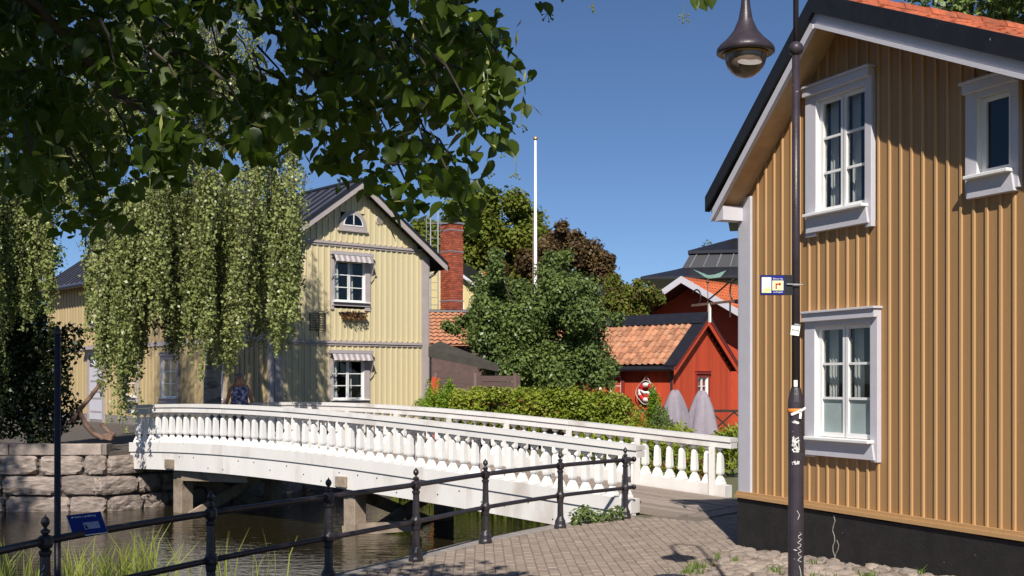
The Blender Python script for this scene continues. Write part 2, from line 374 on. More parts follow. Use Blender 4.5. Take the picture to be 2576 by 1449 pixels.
# paved path: bedding sheet, kerb stones along the quay, pavers
HC = Vector((2.79, 13.98, 0)); HT = Vector((.414, -.910, 0)); HN = Vector((-.910, -.414, 0)); HROT = math.atan2(-.910, .414)
COB = [(2.72, 13.98), (2.62, 13.75), (1.98, 11.9), (1.45, 9.8), (1.1, 6.0), (9.0, 3.0), (7.0, 5.2), (2.86, 13.95)]   # cobbles along the ochre house
PAVE = [(q[0] + .14, q[1] - .03) for q in QUAY if q[1] > 6] + [(1.95, 17.0), (3.9, 19.5), (5.2, 20.3), (4.2, 16.5), (2.79, 14.0), (2.62, 13.75), (1.98, 11.9), (1.45, 9.8), (1.1, 6.0)]
path = tag(MB().prismz([(a, b) for a, b in PAVE] , -.06, -.010).build('paved_path', 'paver_joint'), kind='structure')
pts = []
ca, sa = math.cos(R(1.6)), math.sin(R(1.6)); PW, PL = .105, .21
for i in range(-60, 80):
    for j in range(-5, 75):
        lx = i * (PW + .007); ly = 6 + j * (PL + .007) + (.5 * PL if i % 2 else 0)
        x = lx * ca - (ly - 12) * sa; y = 12 + lx * sa + (ly - 12) * ca
        if inside(PAVE, x, y) and polydist(QUAY, x, y) > .16 and y > 6.5 and ((Vector((x, y, 0)) - HC).dot(HN) > .03 or (Vector((x, y, 0)) - HC).dot(HT) < -.04) and not inside(COB, x, y):
            tau = (x - 1.72) * -.7806 + (y - 17.3) * .6252; dd = (x - 1.72) * .6252 + (y - 17.3) * .7806
            if tau < -1.22 or dd < -.06: pts.append((x, y))
def paver_mb(mb, x, y, tz=0., m=None):
    w, h, c = PW / 2, PL / 2, .008
    vs = []
    for dz, k in ((-.03, 0), (-.006, 0), (0, c)):
        for sx, sy in ((-1, -1), (1, -1), (1, 1), (-1, 1)):
            a, b = sx * (w - k), sy * (h - k); vs.append((x + a * ca - b * sa, y + a * sa + b * ca, dz + tz))
    fs = [(8, 9, 10, 11)] + [(k * 4 + q, k * 4 + (q + 1) % 4, k * 4 + 4 + (q + 1) % 4, k * 4 + 4 + q) for k in (0, 1) for q in range(4)]
    return mb.add(vs, fs)
def shows(x, y, z=0.):
    if y < .5: return False
    u = CX + x / y * FPX; v = HY + (EYE - z) / y * FPX; return 0 < u < 2576 and 0 < v < 1449
seen = sorted([p for p in pts if shows(*p)], key=lambda p: p[1]); near = set(seen[:300])
pm = [paver_mb(MB(), 0, 0).mesh('paver', 'paver')]
rest = MB()
for p in pts:
    tz = random.uniform(-.004, .003)
    if p in near: obj('paver', pm[0], path, (p[0], p[1], tz), (random.uniform(-.012, .012), random.uniform(-.012, .012), 0))
    else: paver_mb(rest, p[0], p[1], tz)
def islandvar(mname):
    """give joined pieces a tint of their own"""
    m = MATS[mname]; n = m.node_tree.nodes; l = m.node_tree.links; b = n['Principled BSDF']; src = b.inputs['Base Color'].links[0].from_socket
    g = n.new('ShaderNodeNewGeometry'); mr = n.new('ShaderNodeMapRange'); mr.inputs[3].default_value = .91; mr.inputs[4].default_value = 1.09; l.new(g.outputs['Random Per Island'], mr.inputs[0])
    v = n.new('ShaderNodeVectorMath'); v.operation = 'SCALE'; l.new(src, v.inputs[0]); l.new(mr.outputs[0], v.inputs['Scale']); l.new(v.outputs[0], b.inputs['Base Color'])
mat('paver_far', (.305, .24, .19), .85, .2, 7., .35, 60, objvar=0.); islandvar('paver_far')
tag(rest.build('far_pavers', 'paver_far', path), kind='stuff')
# kerb stones
for a, b in zip(QUAY[1:-1], QUAY[2:]):
    a = Vector((*a, 0)); b = Vector((*b, 0)); d = b - a; nseg = max(1, round(d.length / .8)); nrm = Vector((-d.y, d.x, 0)).normalized()
    for k in range(nseg):
        p0 = a + d * (k / nseg) + d.normalized() * .006; p1 = a + d * ((k + 1) / nseg) - d.normalized() * .006
        mb = MB().prismz([((p0 + nrm * .05).x, (p0 + nrm * .05).y), ((p0 - nrm * .16).x, (p0 - nrm * .16).y), ((p1 - nrm * .16).x, (p1 - nrm * .16).y), ((p1 + nrm * .05).x, (p1 + nrm * .05).y)], -.28, .004)
        mb.build('kerb_stone', 'kerb_stone', path, bevel=.012)
# cobbled strip against the ochre house
strip = tag(MB().prismz(COB, -.07, -.020).build('cobbled_strip', 'earth'), kind='structure')
def cobz(x, y):
    t = (Vector((x, y, 0)) - HC).dot(HT); dn = (Vector((x, y, 0)) - HC).dot(HN)
    return max(0, min(.17, .05 * t)) * max(0, 1 - dn / 1.6)
mb = MB()    # raised earth under the stones
gx = []
def rockmesh(name, mname, seed, sx, sy, sz, cuts=2, amp=.12, flat=False, bot=True):
    rg = random.Random(seed); bm = bmesh.new(); bmesh.ops.create_cube(bm, size=1)
    bmesh.ops.subdivide_edges(bm, edges=bm.edges[:], cuts=cuts, use_grid_fill=True)
    for v in bm.verts:
        q = v.co; k = 1 - (.16 if cuts < 5 else .07) * (abs(q.x * 2) ** 4 * abs(q.y * 2) ** 4 + abs(q.x * 2) ** 4 * abs(q.z * 2) ** 4 + abs(q.y * 2) ** 4 * abs(q.z * 2) ** 4)
        v.co = Vector((q.x * sx * k, q.y * sy * k, q.z * sz * k)) + Vector((rg.uniform(-1, 1) * sx, rg.uniform(-1, 1) * sy, rg.uniform(-1, 1) * sz)) * amp * .5
    bmesh.ops.triangulate(bm, faces=bm.faces[:])
    me = bpy.data.meshes.new(name); bm.to_mesh(me); bm.free(); me.materials.append(MATS[mname]); return me
cm = [rockmesh('cobble', 'cobble', 50 + i, 1, 1, 1, 2, .16) for i in range(8)]
for m in cm: m.polygons.foreach_set('use_smooth', [True] * len(m.polygons))
cand = []
for i in range(-10, 40):
    for j in range(0, 60):
        x = 1.0 + i * .19 + random.uniform(-.05, .05) + (.09 if j % 2 else 0); y = 7.6 + j * .15 + random.uniform(-.03, .03)
        if inside(COB, x, y) and (Vector((x, y, 0)) - HC).dot(HN) > .03 and not inside(PAVE, x, y): cand.append((x, y))
cand.sort(key=lambda p: (not shows(*p), -p[1]))
for x, y in cand[:330]:
    s = random.uniform(.17, .27)
    obj('cobble', random.choice(cm), strip, (x, y, cobz(x, y) - .026 + random.uniform(-.012, .008)), (random.uniform(-.15, .15), random.uniform(-.15, .15), random.uniform(0, 6.28)), (s, s * random.uniform(.6, .9), .085))
ev = []; ef = []; nx = 24
for i in range(nx + 1):
    for dn in (.0, .3, .7, 1.2, 1.7):
        t = i / nx * 7.5; p = HC + HT * t + HN * dn; ev.append((p.x, p.y, cobz(p.x, p.y) - .022))
ef = [(i * 5 + k, i * 5 + k + 1, i * 5 + k + 6, i * 5 + k + 5) for i in range(nx) for k in range(4)]
MB().add(ev, ef).build('stone_bed', 'earth', strip)
# weeds in the joints and reeds in the water: uncountable blades
def blades(name, bases, h, w, mname, lean=.35, label=None, cat='grass'):
    n = len(bases); B = np.array(bases, float); H = h * (.5 + .8 * RNG.random(n)); az = RNG.random(n) * 6.283
    d = np.stack([np.cos(az), np.sin(az), np.zeros(n)], 1); side = np.stack([-np.sin(az + 1.2), np.cos(az + 1.2), np.zeros(n)], 1)
    le = (lean * RNG.random(n) * H)[:, None]; Hc = H[:, None]; Z = np.array([0, 0, 1.])
    ww = (w * (.6 + .8 * RNG.random(n)))[:, None]
    P0 = B; P1 = B + Z * Hc * .55 + d * le * .35; P2 = B + Z * Hc * (1 - .25 * lean * RNG.random(n)[:, None]) + d * le * 1.3
    V = np.stack([P0 - side * ww, P0 + side * ww, P1 + side * ww * .8, P1 - side * ww * .8, P2 + side * ww * .1, P2 - side * ww * .1], 1).reshape(-1, 3)
    b = (np.arange(n) * 6)[:, None]; Fq = np.concatenate([b + np.array([[0, 1, 2, 3]]), b + np.array([[3, 2, 4, 5]])], 0)
    return tag(obj(name, npmesh(name, V, Fq, mname)), label, cat, kind='stuff')
bs = []
for cx_, cy_, n_, r_ in ((1.90, 12.05, 60, .16), (2.0, 12.4, 40, .14), (2.45, 12.6, 26, .1), (3.0, 11.3, 40, .16), (3.45, 11.2, 30, .12), (2.75, 11.9, 26, .1), (3.75, 10.6, 30, .14), (2.35, 11.2, 40, .2), (3.95, 11.1, 12, .04), (2.3, 13.0, 14, .06), (3.2, 12.2, 14, .05)):
    for _ in range(n_):
        x = cx_ + random.gauss(0, r_ * .5); y = cy_ + random.gauss(0, r_ * .5); bs.append((x, y, cobz(x, y) - .01))
blades('joint_weeds', bs, .09, .006, 'weed_leaf', .8, 'green weeds sprouting between the cobbles by the black plinth', 'weeds')
bs = []
for px0, px1, Z0, Z1, n_ in ((-20, 95, 12.4, 16.0, 200), (150, 265, 12.5, 16.5, 300), (250, 330, 12.2, 16.5, 300), (320, 400, 13.5, 17.5, 200), (540, 575, 15.5, 17, 26), (620, 720, 15.5, 17, 24), (400, 520, 13.5, 17, 50)):
    for _ in range(int(n_ * .6)):
        Z = random.uniform(Z0, Z1); x = (random.uniform(px0, px1) - CX) / FPX * Z
        bs.append((x + random.gauss(0, .04), Z, -.82))
blades('water_reeds', bs, .62, .008, 'reed_leaf', .42, 'bright green reeds growing in the water behind the iron railing', 'reeds')
bs = []
for _ in range(2600):
    t = random.random(); i = random.choice([0, 1, 2, 3]); a = Vector(RIGHT_EDGE[10 + i]); b = Vector(RIGHT_EDGE[11 + i]); p = a.lerp(b, t); q = random.uniform(-.1, .9)
    nr = Vector((b.y - a.y, a.x - b.x)).normalized(); bs.append((p.x - nr.x * q * 1.1, p.y - nr.y * q * 1.1, -.82))
blades('bank_grass', bs, .75, .016, 'reed_leaf', .6, 'tall green grass along the bank seen under the bridge', 'grass')

# sunlit drain cover at the foot of the frame
dc = empty('drain_cover', (1.62, 11.72, .004), 0, 'round iron drain cover set in the paving near the lamp shadow', 'drain cover')
MB().lathe([(.20, 0), (.20, .006), (.19, .009)], 24).build('frame_ring', 'iron', dc)
gr = MB()
for k in range(-4, 5):
    w = math.sqrt(max(.0, .18 ** 2 - (k * .04) ** 2)); gr.box(-w, w, k * .04 - .012, k * .04 + .012, .009, .014)
gr.build('grating', 'iron', dc)

# quay wall of rough granite blocks on the far bank
qw = empty('quay_wall', (0, 0, 0), 0, 'rough granite block quay wall under the far end of the white bridge', 'wall')
gm = [rockmesh('stone_block', 'granite', 200 + i, 1, 1, 1, 7, .055) for i in range(8)]
def wall_run(A, B, z0, z1, rows, lo, hi, cope=None):
    A = Vector((*A, 0)); B = Vector((*B, 0)); d = (B - A); Ln = d.length; d.normalize(); ang = math.atan2(d.y, d.x); h = (z1 - z0) / rows; nr = Vector((d.y, -d.x, 0))
    for r in range(rows):
        x = -random.uniform(0, .5)
        while x < Ln - .05:
            w = random.uniform(lo, hi); w = min(w, Ln - x); c = A + d * (x + w / 2) - nr * random.uniform(.08, .16); hh = h * random.uniform(.9, .97)
            if w > .15: obj('stone_block', random.choice(gm), qw, (c.x, c.y, z0 + (r + .5) * h), (random.uniform(-.04, .04), random.uniform(-.03, .03), ang + random.uniform(-.03, .03)), ((w - .03), .5, hh))
            x += w
    if cope:
        x = 0
        while x < Ln - .05:
            w = min(random.uniform(.9, 1.3), Ln - x); c = A + d * (x + w / 2)
            obj('coping_stone', unit_cope, qw, (c.x, c.y, cope), (0, 0, ang), (w - .015, 1, 1)); x += w
unit_cope = MB().box(-.5, .5, -.08, .34, -.12, .12).mesh('coping_stone', 'granite', bevel=.015)
wall_run((-22, 24.35), (-8.75, 24.97), -1.35, .42, 4, .7, 1.4, .53)
wall_run((-8.7, 25.02), (-6.38, 28.15), -1.35, .40, 4, .6, 1.1)
wall_run((-6.38, 28.2), (-2.4, 34.3), -1.35, .42, 4, .8, 1.4)

# ------------------------------------------------------------------ white footbridge
BO = (1.72, 17.3, 0.); BROT = math.atan2(.6252, -.7806); BL = 13.0; BW = 3.1
_pf = np.polyfit([-.3, 0, 2.5, 4.5, 6.7, 9.2, 11, 13], [.222, .24, .40, .535, .644, .713, .71, .665], 3)
def zf(t): return float(np.polyval(_pf, t))
br = empty('footbridge', BO, BROT, 'white wooden arched footbridge with turned balusters over the water', 'bridge')
def arc(name, t0, t1, y0, y1, d0, d1, m, step=.25, parent=None, zfun=zf):
    n = max(2, int((t1 - t0) / step) + 1); vs = []; ts = [t0 + (t1 - t0) * i / (n - 1) for i in range(n)]
    for t in ts: vs += [(t, y0, zfun(t) + d0), (t, y1, zfun(t) + d0), (t, y1, zfun(t) + d1), (t, y0, zfun(t) + d1)]
    fs = [(i * 4 + k, i * 4 + (k + 1) % 4, i * 4 + 4 + (k + 1) % 4, i * 4 + 4 + k) for i in range(n - 1) for k in range(4)] + [(3, 2, 1, 0), tuple((n - 1) * 4 + k for k in range(4))]
    return MB().add(vs, fs).build(name, m, parent or br)
prof = [(.074, 0), (.074, .028), (.064, .045), (.060, .075), (.044, .115), (.028, .150), (.024, .160), (.040, .166), (.050, .190), (.052, .215), (.042, .500), (.038, .522), (.018, .552), (.016, .565), (.036, .590), (.050, .605), (.050, .640)]
balm = MB().lathe(prof, 4, (0, 0, 0), 0, math.pi / 4, True).mesh('baluster', 'baluster_white')
for side, yo, inn in (('near', 0., -1), ('far', -BW, 1)):
    ya = lambda y: yo + inn * y                      # distance inward from the outer face
    def aa(name, t0, t1, a, b, d0, d1, m='bridge_white'): return arc(name, t0, t1, *sorted((ya(a), ya(b))), d0, d1, m)
    for k in range(4):                               # fascia and rail in lengths butted with a hairline gap
        t0 = -.1 + (BL + .1) / 4 * k; t1 = t0 + (BL + .1) / 4 - .008
        aa('bottom_beam', t0, t1, -.03, .21, -.205, 0.)
        aa('fascia_board', t0, t1, 0., .10, -.585, -.215)
        e0 = -.1 if k == 0 else 0; e1 = .12 if k == 3 else 0
        aa('handrail', t0 + e0, t1 + e1, -.03, .19, .64, .735)
        aa('handrail_cap', t0 + e0, t1 + e1, -.055, .215, .745, .815)
    k = 0; t = .06
    while t < BL - .05:
        obj('baluster', balm, br, (t, ya(.085), zf(t)), (0, 0, random.uniform(-.03, .03))); t += .25
    t = .14
    while t < BL:
        z = zf(t); y0, y1 = sorted((ya(.215), ya(.25))); MB().box(t - .055, t + .055, y0, y1, z - .19, z + .642).build('rail_post', 'bridge_white', br); t += 1.5
nb = 19; pw = (BW - .52) / nb
def zdeck(t): return zf(max(t, 0)) - .185 if t >= 0 else max(.012, zf(0) - .185 + t * .06)
for i in range(nb):
    y0 = -.26 - i * pw - pw + .004; y1 = -.26 - i * pw - .004; cut = sorted([-.75, BL + .1] + [random.uniform(2.5, 4.5), random.uniform(6, 9)])
    for a, b in zip(cut[:-1], cut[1:]):
        arc('deck_plank', a + .004, b - .004, y0, y1, -.05, 0 + random.uniform(-.004, .004), 'deck_wood', .4, None, zdeck)
MB().box(-1.15, -.77, -BW + .1, -.5, -.01, .012).build('threshold_board', 'deck_wood', br)
bolt = MB().sphere((0, 0, 0), .014, 6).mesh('bolt', 'iron')
for k in range(26): obj('bolt', bolt, br, (.4 + k * .49, .0, zf(.4 + k * .49) - random.choice((.30, .42, .50))))
# beams and trestles beneath
for y in (-.35, -BW / 2, -BW + .35): arc('girder', 0., BL, y - .09, y + .09, -.56, -.25, 'dark_timber')
def trestle(t, m, m2):
    z = zf(t) - .56
    for y in (-.32, -BW + .32): MB().box(t - .15, t + .15, y - .15, y + .15, -1.9, z).build('trestle_post', m, br, bevel=.012)
    MB().box(t - .14, t + .14, -BW + .02, .06, z, z + .20).build('cross_beam', m2, br, bevel=.01)
    for sg in (1, -1):
        a = (t - sg * .17, -.25 if sg > 0 else -BW + .25, -.95); b = (t - sg * .17, -BW + .25 if sg > 0 else -.25, z - .05)
        MB().beam(a, b, .09, .22).build('cross_brace', m, br)
trestle(6.2, 'old_timber', 'old_timber'); trestle(11.5, 'old_timber', 'old_timber')
MB().beam((11.3, -.2, .0), (9.3, -.35, zf(9.3) - .66), .14, .2).build('knee_brace', 'old_timber', br)
MB().beam((6.4, -.25, -.78), (5.1, -.9, -.62), .25, .20).build('foot_strut', 'old_timber', br)

# ------------------------------------------------------------------ iron railing along the quay
rl = empty('iron_railing', (-3.36, 8.3, 0), 0, 'black cast iron railing with ball finials curving along the quay', 'railing')
OR = Vector((-3.36, 8.3, 0))
POSTS = [(-3.66, 6.45), (-3.36, 8.3), (-2.63, 10.07), (-1.83, 11.5), (-1.07, 12.85), (-.33, 14.3), (.66, 15.78), (1.66, 16.9)]
rp = [(.085, 0), (.085, .03), (.075, .05), (.07, .10), (.055, .125), (.05, .14), (.044, .16), (.040, .34), (.046, .36), (.05, .40), (.062, .42), (.062, .46), (.05, .48), (.042, .50), (.036, .74), (.044, .76), (.046, .78), (.03, .79), (.05, .81), (.056, .83), (.056, .875), (.04, .89), (.02, .90), (.034, .915), (.034, .93), (.016, .94), (.012, .952), (.026, .968), (.033, .99), (.026, 1.013), (.008, 1.03), (.003, 1.045)]
def fluted():
    mb = MB(); mb.lathe(rp, 14)
    for i, (x, y, z) in enumerate(mb.v):
        if .15 < z < .75 and not .35 < z < .49 and (i % 14) % 2: mb.v[i] = (x * .86, y * .86, z)
    return mb.mesh('post', 'iron')
pmesh = fluted()
for p in POSTS: obj('post', pmesh, rl, Vector((*p, 0)) - OR)
def catmull(P, n=8):
    P = [Vector(p) for p in P]; P = [P[0] * 2 - P[1]] + P + [P[-1] * 2 - P[-2]]; out = []
    for i in range(1, len(P) - 2):
        a, b, c, d = P[i - 1:i + 3]
        for k in range(n):
            t = k / n; out.append(.5 * ((2 * b) + (c - a) * t + (2 * a - 5 * b + 4 * c - d) * t * t + (3 * b - a - 3 * c + d) * t ** 3))
    return out + [P[-2]]
for z, r in ((.852, .029), (.44, .027)):
    C = catmull([Vector((*p, z)) - OR for p in [(-3.72, 4.6)] + POSTS], 8)
    for i in range(len(POSTS)):
        seg = C[i * 8:i * 8 + 9]; MB().tube(seg, r, 10).build('rail', 'iron', rl, smooth=True)
    e = C[-1]; d = (C[-1] - C[-2]).normalized(); mb = MB().tube([e, e + d * .2], r, 10); mb.sphere(e + d * .21, r * 1.45); mb.build('rail_end', 'iron', rl, smooth=True)
sc = MB()      # scratched lettering on the leftmost post
for k in range(7):
    z0 = .32 + k * .055; sc.tube([Vector((.0 + .012 * math.sin(k * 2 + q), -.049, z0 + .012 * q)) for q in range(4)], .0022, 4)
sc.build('scratched_marks', 'sign_white', rl, Vector((-3.36, 8.3, 0)) - OR)

# thin dark sign pole beside it
po = empty('dark_pole', (-3.43, 8.7, -.02), 0, 'tall thin black pole rising into the leaves beside the blue board', 'pole')
MB().lathe([(.055, 0), (.055, .05), (.026, .08), (.023, 2.38)], 12).build('pole_shaft', 'lamp_metal', po, smooth=True)
MB().lathe([(.024, 2.38), (.027, 2.40), (.015, 2.43)], 12).build('pole_cap', 'lamp_metal', po)

# tilted blue information board clamped on the railing
ib = empty('information_board', at(219, 1318, 8.75), 0, 'small tilted blue information board clamped on the railing', 'information board')
_u = Vector((.205, .16, .012)).normalized(); _v = -Vector((.106, -.124, -.16)); _v = (_v - _u * _v.dot(_u)).normalized(); _w = _u.cross(_v)
ib.rotation_euler = Matrix((_u, _v, _w)).transposed().to_euler()
MB().box(-.13, .13, -.105, .105, -.008, .0).build('backing', 'sign_white', ib, bevel=.002)
MB().box(-.126, .126, -.10, .10, .0, .006).build('board', 'plate_blue', ib)
MB().box(-.03, .085, -.055, .01, .006, .0075).build('picture_panel', 'plate_grey', ib)
MB().prismz([(-.026, -.05), (-.001, -.05), (-.02, .0)], .0075, .0085).build('picture_print', 'sign_black', ib)
MB().sphere((-.095, .07, .007), .008, 8).build('emblem', 'sign_white', ib)
text_mesh('Norr Lundberg', .026, 'sign_white', 'lettering', ib, Matrix.Translation((.0, .07, .0075)))
MB().box(-.02, .02, -.02, .02, -.09, -.008).build('clamp', 'iron', ib)

# ------------------------------------------------------------------ windows shared by the houses
def window(parent, x0, x1, z0, z1, gx0, gx1, gz0, gz1, rows, leaves=2, trim='lilac_white', sashm='window_white', glass='glass', film=False, depth=.05, head=.0, headz=.085, apron=.17, curtains=True, panes=True):
    """casing boards round an opening in the plane y = 0 (outside is -y); sashes, panes, sill and curtains are its sub-parts"""
    c = MB(); d = depth
    c.box(x0, gx0 - .05, -d, .03, z0, z1); c.box(gx1 + .05, x1, -d, .03, z0, z1)
    c.box(gx0 - .05, gx1 + .05, -d, .03, gz1 + .04, z1)
    c.box(x0 - head, x1 + head, -d - .045, -d + .01, z1 - headz, z1 + .003); c.box(x0 - head - .02, x1 + head + .02, -d - .07, .02, z1 + .003, z1 + .028)
    zs = gz0 - .07
    c.prism([(x0 + .03, zs - apron), (x1 - .03, zs - apron), (x1 - .06, zs), (x0 + .06, zs)], -d - .02, .02)
    w = c.build('window', trim, parent, bevel=.004)
    MB().box(x0 + .05, x1 - .05, -d - .085, .03, zs, zs + .035).build('sill', sashm, w, bevel=.006)
    y = .035; f = .045; mid = (gx0 + gx1) / 2
    cols = [(gx0, gx1)] if leaves == 1 else [(gx0, mid - .012), (mid + .012, gx1)]
    for j0, j1 in ((gx0 - .05, gx0 - f - .002), (gx1 + f + .002, gx1 + .05)): MB().box(j0, j1, -d + .002, .10, zs + .035, gz1 + .04).build('jamb', sashm, w)
    for a, b in cols:
        s = MB(); lo, hi = gz0 - .03, gz1 + .038
        o0 = a - (f if a == gx0 else .022); o1 = b + (f if b == gx1 else .022)
        ia, ib_ = (a + .012 if a == gx0 else a + .03), (b - .012 if b == gx1 else b - .03)
        s.box(o0, ia, y - .03, y + .012, lo, hi); s.box(ib_, o1, y - .03, y + .012, lo, hi)
        s.box(ia, ib_, y - .03, y + .012, hi - .04, hi); s.box(ia, ib_, y - .03, y + .012, lo, lo + .05)
        s.build('sash', sashm, w)
        hgt = (hi - .04 - lo - .05) / rows
        for r in range(rows):
            zz = lo + .05 + r * hgt
            if r: MB().box(ia, ib_, y - .026, y + .008, zz - .013, zz + .013).build('glazing_bar', sashm, w)
            if panes: MB().box(ia, ib_, y - .004, y, zz + .001, zz + hgt - .001).build('pane', 'film' if (film and r == 0) else glass, w)
        if curtains:
            cv = []; n = 7; wd_ = (b - a) * .42
            for i in range(n): cv += [(a + wd_ * i / (n - 1), .12 + .02 * (i % 2), lo), (a + wd_ * i / (n - 1) * (.9), .12 + .02 * (i % 2), hi)]
            cu = MB().add(cv, [(2 * i, 2 * i + 2, 2 * i + 3, 2 * i + 1) for i in range(n - 1)]); cu.build('curtain', 'curtain', w)
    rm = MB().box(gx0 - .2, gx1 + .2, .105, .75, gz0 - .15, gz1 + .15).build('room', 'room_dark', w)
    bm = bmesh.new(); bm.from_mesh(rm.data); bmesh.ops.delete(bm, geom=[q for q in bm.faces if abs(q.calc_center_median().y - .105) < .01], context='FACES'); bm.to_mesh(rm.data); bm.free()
    return w

# ------------------------------------------------------------------ ochre house on the right
oh = empty('ochre_house', HC, HROT, 'ochre board and batten house with white windows and black plinth', 'house')
def under(x): return min(4.123 + .951 * x, 6.614 - .442 * x)
XR = 6.9; OV = .35; DP = 8.
pl = MB()
n = 60
top = []
for i in range(n + 1):
    x = -.035 + (XR + .07) * i / n; top.append((x, .585 + random.uniform(-.008, .006)))
pl.prism([(-.035, -.3), (XR + .035, -.3)] + top[::-1], -.045, .30); pl.box(-.035, .3, .30, DP, -.3, .58)
pl.build('plinth', 'plinth_black', oh)
pc = MB()
pc.tube([Vector((1.72 + .02 * math.sin(q * 1.7), -.046, .56 - q * .055)) for q in range(10)], .006, 5); pc.tube([Vector((1.77 + .03 * math.sin(q * 1.3), -.046, .3 - q * .05)) for q in range(6)], .005, 5)
pc.build('crack', 'kerb_stone', oh)
sk = MB(); sk.box(-.05, XR + .05, -.075, -.004, .600, .640); sk.box(-.045, XR + .045, -.052, -.003, .640, .675); sk.build('skirting_board', 'ochre_batten', oh)
WIN = [(1.245, 2.30, 3.60, 5.235), (1.235, 2.39, 1.17, 2.745), (3.55, 4.16, 3.72, 4.745)]
P_ = .157
def spans(x0, x1, xc, zb, zt):
    out = [(zb, zt)]
    for a, b, c, d in WIN:
        if a + .02 < xc < b - .02:
            new = []
            for s0, s1 in out:
                if s0 < c: new.append((s0, min(s1, c + .06)))
                if s1 > d: new.append((max(s0, d - .05), s1))
            out = new
    return [(a, b) for a, b in out if b - a > .05]
bmsh = unit_box('ochre', 'board')
batm = MB(); batm.add([(0, 0, 0), (.18, -1, 0), (.82, -1, 0), (1, 0, 0), (0, 0, 1), (.18, -1, 1), (.82, -1, 1), (1, 0, 1)], [(0, 1, 5, 4), (1, 2, 6, 5), (2, 3, 7, 6), (3, 2, 1, 0), (4, 5, 6, 7), (0, 4, 7, 3)])
batm = batm.mesh('batten', 'ochre_batten')
i = 0
while i * P_ < XR:
    x0, x1 = i * P_ + .003, min(XR, (i + 1) * P_ - .003); xc = (x0 + x1) / 2
    for a, b in spans(x0, x1, xc, .66, under(xc) + .05):
        obj('board', bmsh, oh, (x0, random.uniform(0, .003), a), None, (x1 - x0, .028, b - a))
    xb = i * P_
    if i and xb > .22:
        for a, b in spans(xb - .02, xb + .02, xb, .672, under(xb) + .02):
            obj('batten', batm, oh, (xb - .018 + random.uniform(-.004, .004), .001, a), (0, random.uniform(-.0012, .0012), 0), (.036, .017, b - a))
    i += 1
sw = MB(); sw.box(-.012, .02, .02, DP, .6, under(0) + .02); sw.box(XR - .02, XR, .05, DP, .6, under(XR) + .02); sw.prism([(0, .6), (XR, .6), (XR, under(XR)), (1.79, under(1.79)), (0, under(0))], DP - .05, DP); sw.build('side_wall', 'ochre', oh)
MB().box(-.028, .215, -.036, -.002, .66, under(.1) + .0).box(-.035, -.013, -.036, .16, .66, under(0)).build('corner_board', 'lilac_white', oh, bevel=.004)
for (a, b, c, d), (g0, g1, h0, h1), rows, lv, fl in ((WIN[0], (1.475, 2.155, 3.88, 5.04), 3, 2, False), (WIN[1], (1.455, 2.235, 1.43, 2.565), 3, 2, True), (WIN[2], (3.74, 4.02, 3.93, 4.565), 1, 1, False)):
    window(oh, a, b, c, d, g0, g1, h0, h1, rows, lv, film=fl, glass='glass' if lv == 2 else 'glass_dark', curtains=lv == 2)
# roof: soffit slabs, white verge boards, black verge caps, tiles on the low slope
EL = -.12; ER = 7.3
L_ = [(EL, 4.123 + .951 * EL), (1.788, 5.823)]; R_ = [(1.788, 5.823), (ER, 6.614 - .442 * ER)]
sf = MB()
for (a, b) in (L_, R_): sf.prism([a, b, (b[0], b[1] + .035), (a[0], a[1] + .035)], -OV + .02, DP)
sf.build('soffit', 'soffit', oh)
rt = MB(); rt.prism([(EL - .06, L_[0][1] + .045), (1.788, 5.868), (1.788, 6.05), (EL - .06, L_[0][1] + .20)], -OV + .03, DP)
rt.prism([(1.788, 5.868), (ER, R_[1][1] + .045), (ER, R_[1][1] + .20), (1.788, 6.05)], -OV + .03, DP); rt.build('roof_deck', 'tar_black', oh)
vb = MB()
vb.prism([(EL, L_[0][1] - .07), (1.788, 5.755), (1.788, 5.905), (EL, L_[0][1] + .08)], -OV, -OV + .028)
vb.prism([(1.788, 5.755), (ER, R_[1][1] - .068), (ER, R_[1][1] + .072), (1.788, 5.905)], -OV, -OV + .028)
vb.build('verge_board', 'lilac_white', oh)
vm = MB()      # moulding strip along the lower edge
vm.prism([(EL, L_[0][1] - .075), (1.77, 5.74), (1.77, 5.79), (EL, L_[0][1] - .025)], -OV - .022, -OV - .002)
vm.prism([(1.80, 5.742), (ER, R_[1][1] - .075), (ER, R_[1][1] - .030), (1.80, 5.787)], -OV - .022, -OV - .002); vm.build('verge_moulding', 'lilac_white', oh)
MB().prism([(EL, L_[0][1] - .07), (EL + .18, L_[0][1] - .07), (EL + .18, L_[0][1] + .10), (EL, L_[0][1] + .0)], -OV + .03, 0.03).build('eave_box', 'lilac_white', oh)
vc = MB()
vc.prism([(EL - .09, L_[0][1] + .055), (1.788, 5.905), (1.788, 6.115), (EL - .09, L_[0][1] + .235)], -OV - .045, -OV + .03)
vc.prism([(1.788, 5.905), (ER, R_[1][1] + .074), (ER, R_[1][1] + .262), (1.788, 6.115)], -OV - .045, -OV + .03); vc.build('verge_cap', 'tar_black', oh)
def pantile(name, m, w, l, thick=.018, amp=.035):
    mb = MB(); prof_ = [(0, .0), (.12, .55), (.28, .95), (.42, .75), (.55, .25), (.75, .0), (1.05, .1)]; vs = []
    for yy, dz in ((0, .022), (l, 0.)):
        for x, z in prof_: vs.append((x * w, yy, z * amp + dz)); 
    for yy, dz in ((0, .022), (l, 0.)):
        for x, z in prof_: vs.append((x * w, yy, z * amp + dz - thick))
    k = len(prof_); fs = [(i, i + 1, i + 1 + k, i + k) for i in range(k - 1)] + [(i + 2 * k, i + k * 3, i + 1 + k * 3, i + 1 + 2 * k) for i in range(k - 1)] + [(i, i + 2 * k, i + 1 + 2 * k, i + 1) for i in range(k - 1)]
    return mb.add(vs, fs).mesh(name, m)
